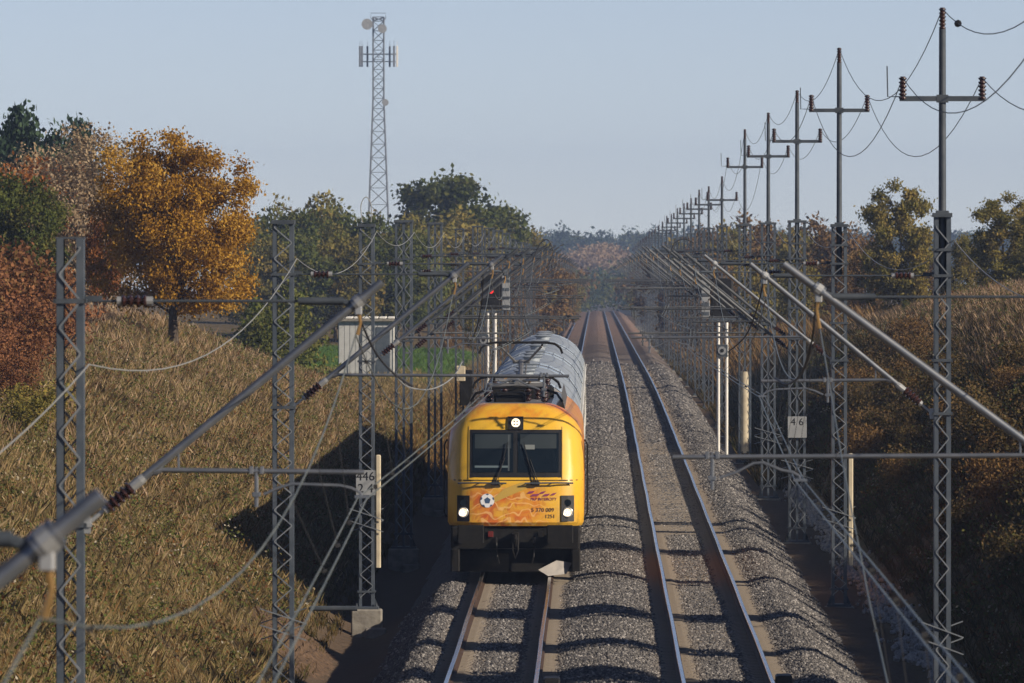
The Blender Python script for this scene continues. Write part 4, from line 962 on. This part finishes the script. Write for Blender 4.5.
# ------------------------------------------------------------------ trees
def leaves(n, C, spread, size, g, squash=1.0, up=0.0):
    """n leaf quads around clump centres C (k,3)"""
    i = g.integers(0, len(C), n); P = C[i] + g.normal(0, 1, (n,3)) * spread * np.array([1,1,0.75])
    a = g.normal(0,1,(n,3)); a /= np.linalg.norm(a,axis=1)[:,None]
    t = g.normal(0,1,(n,3)); t[:,2] -= up; t -= a*np.sum(a*t,1)[:,None]; t /= np.linalg.norm(t,axis=1)[:,None]
    u = np.cross(a,t); s = (size*g.uniform(0.6,1.35,n))[:,None]
    V = np.stack([P - t*s*0.55, P + u*s*0.32, P + t*s*0.55, P - u*s*0.32], 1).reshape(-1,3)
    F = np.arange(4*n).reshape(-1,4); cv = g.random(len(C)); v = np.clip(0.62*cv[i] + 0.38*g.random(n), 0, 1)
    return V, F, v
def clumps(k, rad, g, hollow=0.35, cz=0.0, flat=0.0):
    d = g.normal(0,1,(k,3)); d /= np.linalg.norm(d,axis=1)[:,None]
    r = (hollow + (1-hollow)*g.random(k)**0.45)[:,None]
    if flat: d[:,2] = np.where(d[:,2] < -flat, -flat, d[:,2])
    lump = 1 + 0.16*np.sin(d[:,0:1]*4+1)*np.cos(d[:,2:3]*5) + 0.06*g.normal(0,1,(k,1))
    return d*r*lump*np.array(rad) + np.array([0,0,cz])
def wood(h0, C, g, r0, nb, m, lean=0.0, top=None):
    b = MB(); top = top or float(C[:,2].mean()+0.3*(C[:,2].max()-C[:,2].mean()))
    tr = [(0,0,-0.4),(0.03,0,h0*0.4),(lean*0.5+0.05,0,h0),(lean,0.05,(h0+top)/2),(lean*1.2,0,top)]
    b.path(tr, [r0*1.25,r0,r0*0.82,r0*0.5,r0*0.15], 8)
    for j in range(nb):
        q = C[g.integers(0,len(C))]*np.array([0.92,0.92,1]); t = g.uniform(0.15,0.9); z = h0*0.85 + (min(float(q[2]),top)-h0*0.85)*t*0.6; z = max(h0*0.7, z)
        p0 = Vector((lean*min(1,z/top), 0, z)); p2 = Vector(q); p1 = p0.lerp(p2,0.5) + Vector((0,0,0.12*(p2-p0).length)); rb = r0*g.uniform(0.22,0.45)
        b.path([p0,p1,p2],[rb,rb*0.6,rb*0.15],5)
    return b
LM = {
 'gold': leafmat('gold_leaves', [(0.12,0.06,0.014),(0.26,0.135,0.018),(0.40,0.225,0.032),(0.43,0.285,0.07)]),
 'rust': leafmat('rust_leaves', [(0.13,0.055,0.02),(0.25,0.10,0.032),(0.38,0.155,0.045),(0.24,0.145,0.05)]),
 'green': leafmat('green_leaves', [(0.045,0.065,0.018),(0.085,0.105,0.028),(0.13,0.14,0.038),(0.18,0.155,0.05)]),
 'olive': leafmat('olive_leaves', [(0.095,0.092,0.028),(0.165,0.15,0.04),(0.24,0.195,0.055),(0.29,0.20,0.055)]),
 'brown': leafmat('brown_leaves', [(0.085,0.052,0.026),(0.15,0.09,0.038),(0.22,0.135,0.055),(0.14,0.115,0.042)]),
 'red': leafmat('red_leaves', [(0.11,0.052,0.03),(0.19,0.088,0.046),(0.27,0.125,0.06),(0.18,0.12,0.05)]),
 'tan': leafmat('tan_seeds', [(0.26,0.19,0.115),(0.40,0.30,0.19),(0.50,0.40,0.27)]),
 'pine': leafmat('pine_needles', [(0.02,0.038,0.024),(0.035,0.06,0.036),(0.055,0.085,0.045)], 0.15),
 'dry': leafmat('dry_grass', [(0.10,0.064,0.036),(0.185,0.13,0.062),(0.165,0.148,0.06),(0.265,0.195,0.092),(0.31,0.215,0.112),(0.41,0.32,0.19)], 0.25),
 'pale': leafmat('pale_grass', [(0.19,0.125,0.075),(0.30,0.205,0.13),(0.40,0.29,0.195),(0.33,0.25,0.14)], 0.25),
 'litter': leafmat('mixed_weeds', [(0.075,0.032,0.018),(0.14,0.06,0.025),(0.10,0.105,0.03),(0.075,0.10,0.028),(0.19,0.145,0.07),(0.45,0.42,0.35)], 0.25),
 'crop': leafmat('green_crop', [(0.05,0.10,0.02),(0.08,0.15,0.03),(0.12,0.17,0.045)], 0.3),
 'herb': leafmat('green_herbs', [(0.06,0.075,0.018),(0.10,0.12,0.03),(0.15,0.15,0.05),(0.22,0.20,0.10)], 0.25),
 'weeds': leafmat('weeds', [(0.035,0.04,0.015),(0.075,0.06,0.025),(0.13,0.085,0.04),(0.06,0.065,0.02)], 0.25),
}
def tree_proto(kind, H, rad, n, size, seed, h0=None, k=160, spread=0.35, bark=None, trunk=0.16, nb=26, flat=0.0, hollow=0.35, up=0.0):
    g = np.random.default_rng(seed); h0 = H*0.28 if h0 is None else h0
    C = clumps(k, rad, g, hollow, H - rad[2]*0.98, flat)
    V, F, v = leaves(n, C, spread, size, g, up=up)
    cm = npmesh('crown', V, F, [LM[kind]], v); tm = wood(h0, C, g, trunk, nb, None).mesh('trunk', bark or BARK, smooth=True)
    return tm, cm
def put_tree(P, name, x, d, label, group, sc=1.0, rz=0.0, sz=None, cat='tree', sink=0.05):
    z = float(ground(x, d)); r = tag(empty(name, (x, d, z - sink), rz), label, cat, group); r.scale = (sc, sc, sz or sc)
    obj('trunk', P[0], r); obj('crown', P[1], r); return r
def put_px(P, name, px, top, d, H, label, group, widen=1.0, cat='tree', rz=None):
    """stand a tree on the ground d metres away so that its top reaches image row top"""
    x = (px-XV)/FPX*d; z = float(ground(x, d)); h = max(0.5, CAMZ - (top-YV)/FPX*d - z); s = h/H
    return put_tree(P, name, x, d, label, group, s*widen, rnd.uniform(0,6.28) if rz is None else rz, s, cat)

# the golden maple on the left bank
put_px(tree_proto('gold', 7.0, (3.15,2.8,3.05), 72000, 0.112, 3, h0=1.1, k=230, spread=0.25, trunk=0.2, nb=40, flat=0.86, hollow=0.15), 'maple_tree', 174, 141, 305, 7.0, 'large golden yellow tree with dark trunk on the left bank', None, 0.88, rz=3.6)
# its neighbours
RT = tree_proto('rust', 6.0, (2.0,1.8,2.5), 12000, 0.16, 5, h0=0.9, k=150, spread=0.26)
put_px(RT, 'rust_tree', 104, 214, 312, 6.0, 'orange red leafed tree beside the golden tree', 'autumn trees on the left bank', 0.62)
put_px(RT, 'rust_tree', 38, 160, 352, 6.0, 'orange red leafed tree behind the green bush on the left', 'autumn trees on the left bank', 0.9)
GT = tree_proto('green', 6.0, (2.2,2.0,2.6), 12000, 0.17, 6, h0=0.8, k=140, spread=0.28)
put_px(GT, 'green_tree', 22, 178, 330, 6.0, 'dark green leafy tree at the left edge above the red shrubs', 'autumn trees on the left bank', 0.85)
put_px(GT, 'green_tree', -25, 170, 330, 6.0, 'green tree cut by the left edge of the picture', 'autumn trees on the left bank', 0.9)
BT = tree_proto('tan', 7.0, (2.9,2.4,3.0), 15000, 0.12, 8, h0=1.6, k=240, spread=0.25, bark=PALEBARK, nb=70, trunk=0.14, hollow=0.1)
put_px(BT, 'bare_tree', 96, 127, 340, 7.0, 'nearly leafless pale tan tree behind the golden tree', 'autumn trees on the left bank', 1.0)
put_px(BT, 'bare_tree', 62, 150, 378, 7.0, 'pale tan half bare tree between the pines and the orange tree', 'autumn trees on the left bank', 0.7)
PT = tree_proto('pine', 9.0, (2.2,2.0,3.4), 9000, 0.26, 9, h0=2.4, k=46, spread=0.36, nb=30, hollow=0.3, up=0.6)
for px, top, d, lab in ((28,106,450,'tall dark pine at the upper left corner, right of the other pine'), (4,114,455,'dark pine cut by the left edge at the upper left'), (66,118,470,'small dark pine tip between the pines and the bare tree')):
    put_px(PT, 'pine_tree', px, top, d, 9.0, lab, 'pines at the upper left', 0.62)
# red brown shrubs on the left bank
SB = [tree_proto('red', 2.6, (1.5,1.3,1.35), 6500, 0.11, 20+i, h0=0.12, k=90, spread=0.2, trunk=0.04, nb=24, hollow=0.05) for i in range(2)]
SBn = [(10,240,250),(34,262,256),(-15,262,240),(48,300,262),(18,300,236),(-6,326,226),(38,345,250),(12,352,222),(72,318,285)]
for i, (px, top, d) in enumerate(SBn):
    put_px(SB[i%2], 'red_shrub', px, top, d, 2.6, 'reddish brown shrub on the left bank, %s from the top of its thicket' % ORD(i), 'red brown shrubs at the left edge', 1.0, 'shrub')
YS = tree_proto('olive', 1.4, (0.8,0.7,0.7), 2600, 0.09, 31, h0=0.1, k=40, spread=0.16, trunk=0.03, nb=12, hollow=0.05)
for px, top, d, lab in ((40,378,215,'low yellow green bush under the red shrubs'), (20,392,208,'small yellow green bush lowest under the red shrubs')):
    put_px(YS, 'low_bush', px, top, d, 1.4, lab, 'low bushes on the left bank', 1.2, 'bush')
DB = tree_proto('green', 3.0, (1.3,1.1,1.5), 5000, 0.14, 33, h0=0.2, k=60, spread=0.22, trunk=0.05, nb=14, hollow=0.05)
for px, top, d, lab in ((284,290,400,'dark green bush left of the white hut, behind the second left mast'), (262,312,395,'low dark green bush at the right foot of the golden tree bank')):
    put_px(DB, 'dark_bush', px, top, d, 3.0, lab, 'dark bushes by the field', 0.9, 'bush')

# tree line behind the field on the left
TLP = [tree_proto('olive' if i%2 else 'green', 10.0, (3.6,3.2,4.6), 7500, 0.36, 40+i, h0=2.6, k=90, spread=0.5, trunk=0.17, nb=18, flat=0.8) for i in range(4)]
k_ = 0
for px, top, d in ((262,216,690),(284,204,700),(306,212,685),(326,206,700),(345,214,690),(366,219,705),(386,216,690),(408,226,700),(420,236,690),(250,226,680),(296,232,670),(335,236,672),(375,240,675),(275,240,668),(315,244,668),(355,246,668),(398,244,672)):
    put_px(TLP[k_%4], 'field_tree', px, top, d, 10.0, 'olive green tree in the wood behind the green field, %s' % ['leftmost but one','high crowned at left','at left centre','high crowned beside the mast','left of the number plate mast','right of the number plate mast','below the radio tower','right of the radio tower foot','at the right end','leftmost','low in front at left','low in front at centre','low in front at right','lowest at left','lowest beside the left mast','lowest behind the hut','lowest at the right end'][k_], 'trees behind the green field', 0.9); k_ += 1
BGT = tree_proto('green', 13.0, (4.2,3.8,4.6), 9000, 0.42, 50, h0=4.0, k=110, spread=0.55, trunk=0.28, nb=24, flat=0.8)
put_px(BGT, 'round_tree', 441, 172, 800, 13.0, 'big round dark green tree right of the radio tower', 'large trees beyond the left field', 1.05)
put_px(BGT, 'round_tree', 484, 203, 830, 13.0, 'lower dark green tree right of the big round tree', 'large trees beyond the left field', 1.0)
put_px(TLP[1], 'round_tree', 455, 214, 760, 10.0, 'olive tree in front of the big round tree', 'large trees beyond the left field', 1.3)
put_px(TLP[3], 'round_tree', 502, 222, 880, 10.0, 'olive tree nearest the line beyond the left field', 'large trees beyond the left field', 1.2)
# brown trees along the line further on
BTP = [tree_proto('brown' if i != 1 else 'olive', 9.0, (2.7,2.5,3.9), 3800, 0.34, 60+i, h0=1.6, k=70, spread=0.45, trunk=0.13, nb=14) for i in range(3)]
spots = [(520,258,760),(536,252,900),(548,262,820),(560,270,1000),(570,280,1200),(506,270,700),(494,262,650),(478,275,610),
         (655,262,1000),(668,248,900),(684,240,850),(700,236,800),(716,232,760),(735,226,740),(752,222,760),(772,226,720),(790,230,700),(808,224,720),(648,278,1150),(638,285,1280),(828,236,640),(846,228,680),(760,262,600),(722,262,640),(696,272,690),(800,262,560),(676,282,760)]
for i, (px, top, d) in enumerate(spots):
    side = 'left' if px < 600 else 'right'
    put_px(BTP[i%3], 'lineside_tree', px, top, d, 9.0, 'autumn brown lineside tree %s of the tracks, %s from the left on its side' % (side, ORD(sorted(q[0] for q in spots if (q[0] < 600) == (px < 600)).index(px))), 'autumn trees along the line', 0.9)
# trees on the right
RP = [tree_proto('olive', 9.0, (3.0,2.7,4.3), 24000, 0.23, 70, h0=1.2, k=120, spread=0.34, trunk=0.15, nb=22), tree_proto('brown', 7.0, (2.1,2.0,3.0), 7000, 0.22, 71, h0=0.9, k=100, spread=0.3, trunk=0.12)]
for px, top, d, j, wd, lab in ((900,189,470,0,0.85,'tall olive and bronze tree behind the second right mast'), (1003,200,450,0,1.0,'olive green tree at the right edge behind the bank'), (1040,215,440,0,0.9,'olive tree cut off by the right edge'), (962,240,520,0,0.8,'lower olive tree between the two tall right trees'), (872,244,500,1,0.8,'bronze brown tree left of the tall olive tree'), (930,248,540,1,0.7,'brown tree right of the tall olive tree'),
                       (842,252,520,1,0.8,'brown tree behind the bracket clamp on the right')):
    put_px(RP[j], 'bank_tree', px, top, d, (9.0,7.0)[j], lab, 'trees behind the right bank', wd)
for px, top, d, lab in ((905,300,440,'small dark green conifer like bush on the right bank'), (925,318,425,'small green bush right of the conifer like bush'), (885,322,430,'small green bush left of the conifer like bush')):
    put_px(DB, 'green_bush', px, top, d, 3.0, lab, 'green bushes on the right bank', 0.7, 'bush')
# shrubs on the right bank
RS = [tree_proto('weeds' if i else 'brown', 1.8, (1.0,0.9,0.95), 2600, 0.10, 80+i, h0=0.08, k=60, spread=0.2, trunk=0.03, nb=20, hollow=0.05) for i in range(3)]
RSL = []
for i in range(54):
    d = 175 + 3.6*i + rnd.uniform(-2,2); x = rnd.choice([8.5,9.5,10.5,11.5,12.5]) + rnd.uniform(-0.7,0.7)
    RSL.append((x, d))
for i, (x, d) in enumerate(sorted(RSL, key=lambda t: t[1])):
    sc = rnd.uniform(0.6, 1.25)*(1.15 if x > 13 else 0.8)
    put_tree(RS[i%3], 'bank_shrub', x, d, 'dry dark shrub among the weeds on the right bank', 'dry shrubs scattered over the right bank', sc, rnd.uniform(0,6.28), cat='shrub')
# slim trees on the right bank just beyond the right edge: their long shadows cross the ballast
SP = [tree_proto('brown', 6.4, (1.0,ry,2.9), nl, 0.2, 90+i, h0=0.6, k=90, spread=0.22, trunk=0.09, nb=16, hollow=0.05) for i, (ry, nl) in enumerate(((0.55,6000),(1.5,9000),(2.5,13000)))]
for i, (x, d, h, j) in enumerate(((11.0,146.5,6.6,1),(11.4,154.5,6.9,2),(11.4,167,6.8,1),(11.7,182,6.7,2),(12.0,202,5.6,0),(12.4,220.5,6.8,2),(13.0,236,4.6,0),(13.4,243,4.4,1))):
    put_tree(SP[j], 'slim_tree', x, d, 'tree on the right bank beyond the right edge, %s from the camera' % ORD(i), 'trees beyond the right edge', h/6.4, 0.0)
# far woods, one mass
def far_wood():
    g = np.random.default_rng(99); Vs, Fs, vs_, mi = [], [], [], []; o = 0
    base = [clumps(60, (1,1,1), np.random.default_rng(200+i), 0.3) for i in range(6)]
    def one(x, y, z, H, w_, j, n):
        nonlocal o
        C = base[g.integers(0,6)].copy()
        if j == 1: C[:, :2] *= (1.15 - 0.55*(C[:,2:3]+1)/2*1.4).clip(0.15)
        C = C*np.array([w_,w_,H*0.42]) + np.array([x,y,z+H*0.58]); V, F, v = leaves(n, C, w_*0.17, 0.16*w_+0.12, g)
        Vs.append(V); Fs.append(F+o); vs_.append(v); mi.append(np.full(len(F), j)); o += len(V)
    for i in range(620):
        y = g.uniform(2650, 3500); x = (g.uniform(380, 1080) - XV)/FPX*y if i % 6 else g.uniform(-600, 600)
        top = 228 + 5*hnoise(x*FPX/y/60.0, y/400.0, 1.0, 3) + g.uniform(-3, 6)
        z = -9.0 - 0.001*(y-1700); zt = CAMZ - (top-YV)/FPX*y
        one(x, y, z, (zt-z)*g.uniform(0.85,1.0), g.uniform(4.0,7.0), 1 if g.random() < 0.8 else 0, 420)
    for i in range(240):
        y = g.uniform(1740, 2500); x = (g.uniform(480, 760) - XV)/FPX*y
        top = 268 + 8*hnoise(x*FPX/y/50.0, y/400.0, 1.0, 5) + g.uniform(-6, 14); z = -9.0; zt = CAMZ - (top-YV)/FPX*y
        one(x, y, z, zt-z, g.uniform(3.0,5.0), 1 if g.random() < 0.5 else 0, 220)
    for i in range(46):
        y = g.uniform(2150, 2350); px = g.normal(602, 19); x = (px-XV)/FPX*y; top = 243 + (abs(px-602)/5.5)**1.5 + g.uniform(-3,12); z = -9.3
        one(x, y, z, CAMZ - (top-YV)/FPX*y - z, g.uniform(3.2,5.0), 3, 480)
    for i in range(90):
        y = g.uniform(1350, 1700); px = g.choice([g.uniform(500,572), g.uniform(634,720)]); x = (px-XV)/FPX*y; z = float(ground(x, y)); top = 262 + 0.12*abs(px-600)*-1 + g.uniform(0,18)
        one(x, y, z, CAMZ - (top-YV)/FPX*y - z, g.uniform(2.4,4.0), g.choice([0,0,2]), 380)
    me = npmesh('far_wood', np.concatenate(Vs), np.concatenate(Fs), [LM['green'], LM['pine'], LM['brown'], LM['pale']], np.concatenate(vs_), np.concatenate(mi))
    tag(obj('far_wood', me), 'hazy blue woodland on the far horizon with rusty trees at its centre', 'woodland', kind='stuff')
far_wood()

# ------------------------------------------------------------------ grass
def grass(name, n, xr, yr, hr, m, label, wid=0.016, seed=1, xpow=1.0, patch=0.0, lean=0.35):
    g = np.random.default_rng(seed); x = g.uniform(*xr, n); y = yr[0] + (yr[1]-yr[0])*g.random(n)**xpow
    if patch:
        k = hnoise(x, y, 4.0, seed) + 0.4*g.normal(0,1,n) > -patch; x, y = x[k], y[k]
    n = len(x); tx = np.round(x/0.35)*0.35; x = x*0.6 + (tx + g.normal(0,0.06,n))*0.4
    z = ground(x, y); h = g.uniform(*hr, n) * (1 + 0.35*hnoise(x, y, 2.5, seed+3))
    a = g.uniform(0, 2*np.pi, n); wv = (wid*g.uniform(0.6,1.4,n)*(y/250.0)**0.5)
    dx, dy = np.cos(a)*wv, np.sin(a)*wv; lx = g.normal(-0.08, lean, n)*h; ly = g.normal(0, lean, n)*h
    b0 = np.stack([x-dx, y-dy, z-0.05],1); b1 = np.stack([x+dx, y+dy, z-0.05],1)
    m0 = np.stack([x+dx*0.7+lx*0.5, y+dy*0.7+ly*0.5, z+h*0.6],1); tp = np.stack([x+lx, y+ly, z+h],1)
    V = np.stack([b0,b1,m0,tp],1).reshape(-1,3); F = np.arange(4*n).reshape(-1,4)
    v = np.clip(0.48 + 0.28*hnoise(x, y, 3.0, seed+1) + 0.22*hnoise(x, y, 0.8, seed+5) + 0.22*g.normal(0,1,n), 0, 1)
    return tag(obj(name, npmesh(name, V, F, [m], v)), label, 'grass', kind='stuff')
grass('dry_grass', 430000, (-16,-6.1), (118,430), (0.08,0.34), LM['dry'], 'dry golden grass covering the left bank', 0.0052, 2, 1.25, patch=0.75, lean=0.4)
grass('tall_grass', 16000, (-16,-6.4), (130,400), (0.25,0.6), LM['brown'], 'scattered taller dry stalks on the left bank', 0.005, 12, 1.2, patch=-0.25)
grass('green_patches', 24000, (-15,-6.1), (118,360), (0.05,0.2), LM['herb'], 'green patches of low herbs in the dry grass of the left bank', 0.008, 13, 1.2, patch=-0.45)
grass('field_grass', 50000, (-24,-6.2), (370,476), (0.08,0.3), LM['dry'], 'tall brown grass in front of the green field', 0.009, 3)
grass('pale_grass', 70000, (-20,-8.2), (175,400), (0.15,0.5), LM['pale'], 'pale straw coloured tall grass on the crest around the golden tree', 0.005, 15, 0.62, patch=0.25, lean=0.25)
grass('green_crop', 30000, (-32,-7.8), (452,628), (0.08,0.25), LM['crop'], 'young green crop in the field by the hut', 0.012, 18)
def weeds(name, n, xr, yr, m, label, size, seed, hmax=0.3):
    g = np.random.default_rng(seed); k = n//14; x = g.uniform(*xr, k); y = yr[0] + (yr[1]-yr[0])*g.random(k)**1.2
    keep = hnoise(x, y, 3.5, seed) + 0.5*g.normal(0,1,k) > 0.0; x, y = x[keep], y[keep]; z = ground(x, y) + g.uniform(0.02, hmax, len(x))
    V, F, v = leaves(n, np.stack([x,y,z],1), 0.14, size, g)
    tag(obj(name, npmesh(name, V, F, [m], v)), label, 'weeds', kind='stuff')
weeds('bank_herbs', 100000, (-15.5,-6.1), (125,380), LM['litter'], 'mixed leafy weeds and fallen leaves among the grass of the left bank', 0.065, 41, 0.38)
weeds('shade_herbs', 50000, (6.9,17), (150,420), LM['litter'], 'mixed leafy weeds on the shaded right bank', 0.075, 42, 0.6)
grass('bank_weeds', 150000, (6.9,16), (150,560), (0.10,0.42), LM['weeds'], 'dark weeds and grass covering the right bank', 0.007, 4, 1.2)
grass('crest_grass', 90000, (12.5,26), (240,600), (0.15,0.5), LM['pale'], 'pale dry grass on the crest of the right bank', 0.007, 5, lean=0.25)
grass('cess_grass', 26000, (5.3,7.6), (300,900), (0.12,0.5), LM['weeds'], 'short weeds along the foot of the right masts', 0.012, 16, 1.3)
grass('ditch_grass', 22000, (-7.0,-4.9), (330,900), (0.12,0.5), LM['brown'], 'short brown grass along the foot of the far left masts', 0.012, 17, 1.3)
grass('verge_grass', 30000, (-6.6,-5.5), (160,330), (0.08,0.25), LM['weeds'], 'short grass along the left ditch', 0.009, 6, patch=0.1)
grass('brown_reeds', 30000, (-11,-5.7), (640,1000), (0.4,1.1), LM['brown'], 'brown growth along the left side further down the line', 0.02, 7, patch=-0.3)
grass('brown_scrub', 60000, (6.5,26), (480,950), (0.4,1.3), LM['brown'], 'brown growth along the right side further down the line', 0.02, 8)
# pale stones and litter along the right ditch
def pale_rocks():
    g = np.random.default_rng(5); n = 2600; y = g.uniform(150, 330, n); x = 6.35 + 0.12*np.sin(y*0.3) + g.normal(0,0.17,n)
    z = ground(x, y) + 0.05
    ROCK = mat('pale_stone', (0.42,0.41,0.39), 0.9, 0, (0.22,0.21,0.20), 3)
    o = stones_on('ditch_stones', np.stack([x,y,z],1), g.uniform(0.04,0.17,n)*(1+0.6*(g.random(n)>0.93)), g.random(n), np.zeros(n), ROCK)
    tag(o, 'pale broken stones lining the right ditch', 'stones', kind='stuff')
pale_rocks()
# loose earth by the number plate mast
g5 = np.random.default_rng(8); nx5, ny5 = 50, 150; b = MB()
for yy in np.linspace(-9, 6, ny5):
    for xx in np.linspace(-1.4, 0.75, nx5):
        e = max(0, 1 - ((xx+0.3)/1.05)**2) * max(0, 1 - (abs(yy+1.5)/7.5)**4)
        h5 = 0.22 + 0.10*float(hnoise(xx, yy, 0.35, 2)) + 0.05*float(hnoise(xx, yy, 0.12, 4)) + g5.normal(0, 0.018)
        b.v.append((xx + g5.normal(0,0.008), yy, float(ground(-5.85+xx, 188+yy)) - 0.06 + e*h5))
for j5 in range(ny5-1):
    for i5 in range(nx5-1): a5 = j5*nx5+i5; b.f.append((a5,a5+1,a5+nx5+1,a5+nx5)); b.mi.append(0)
EARTH = mat('loose_earth', (0.055,0.034,0.02), 0.95, 0, (0.12,0.075,0.045), 9, 0.9)
o = b.build('earth_heap', EARTH); o.location = (-5.85,188,0); tag(o, 'heap of loose brown earth beside the number plate mast', 'earth heap')
b = MB(); b.path([(-6.6,0,0),(-5.15,0,0)], 0.06, 8); o = b.build('drain_pipe', GALVD, smooth=True); o.location = (0, 201, -0.55); tag(o, 'grey pipe lying across the left ditch at the mast foot', 'pipe')

# ------------------------------------------------------------------ haze
hz = bpy.data.materials.new('haze'); hz.use_nodes = True; nt = hz.node_tree
for n in list(nt.nodes): nt.nodes.remove(n)
out = nt.nodes.new('ShaderNodeOutputMaterial'); pv = nt.nodes.new('ShaderNodeVolumePrincipled')
pv.inputs['Color'].default_value = (0.47, 0.635, 1.0, 1); pv.inputs['Density'].default_value = 0.000135; pv.inputs['Anisotropy'].default_value = 0.0
nt.links.new(pv.outputs[0], out.inputs['Volume'])
b = MB(); b.box(-1500, 1500, -90, 4300, -24, 46); o = b.build('haze', hz); tag(o, 'thin autumn haze', 'haze', kind='stuff')
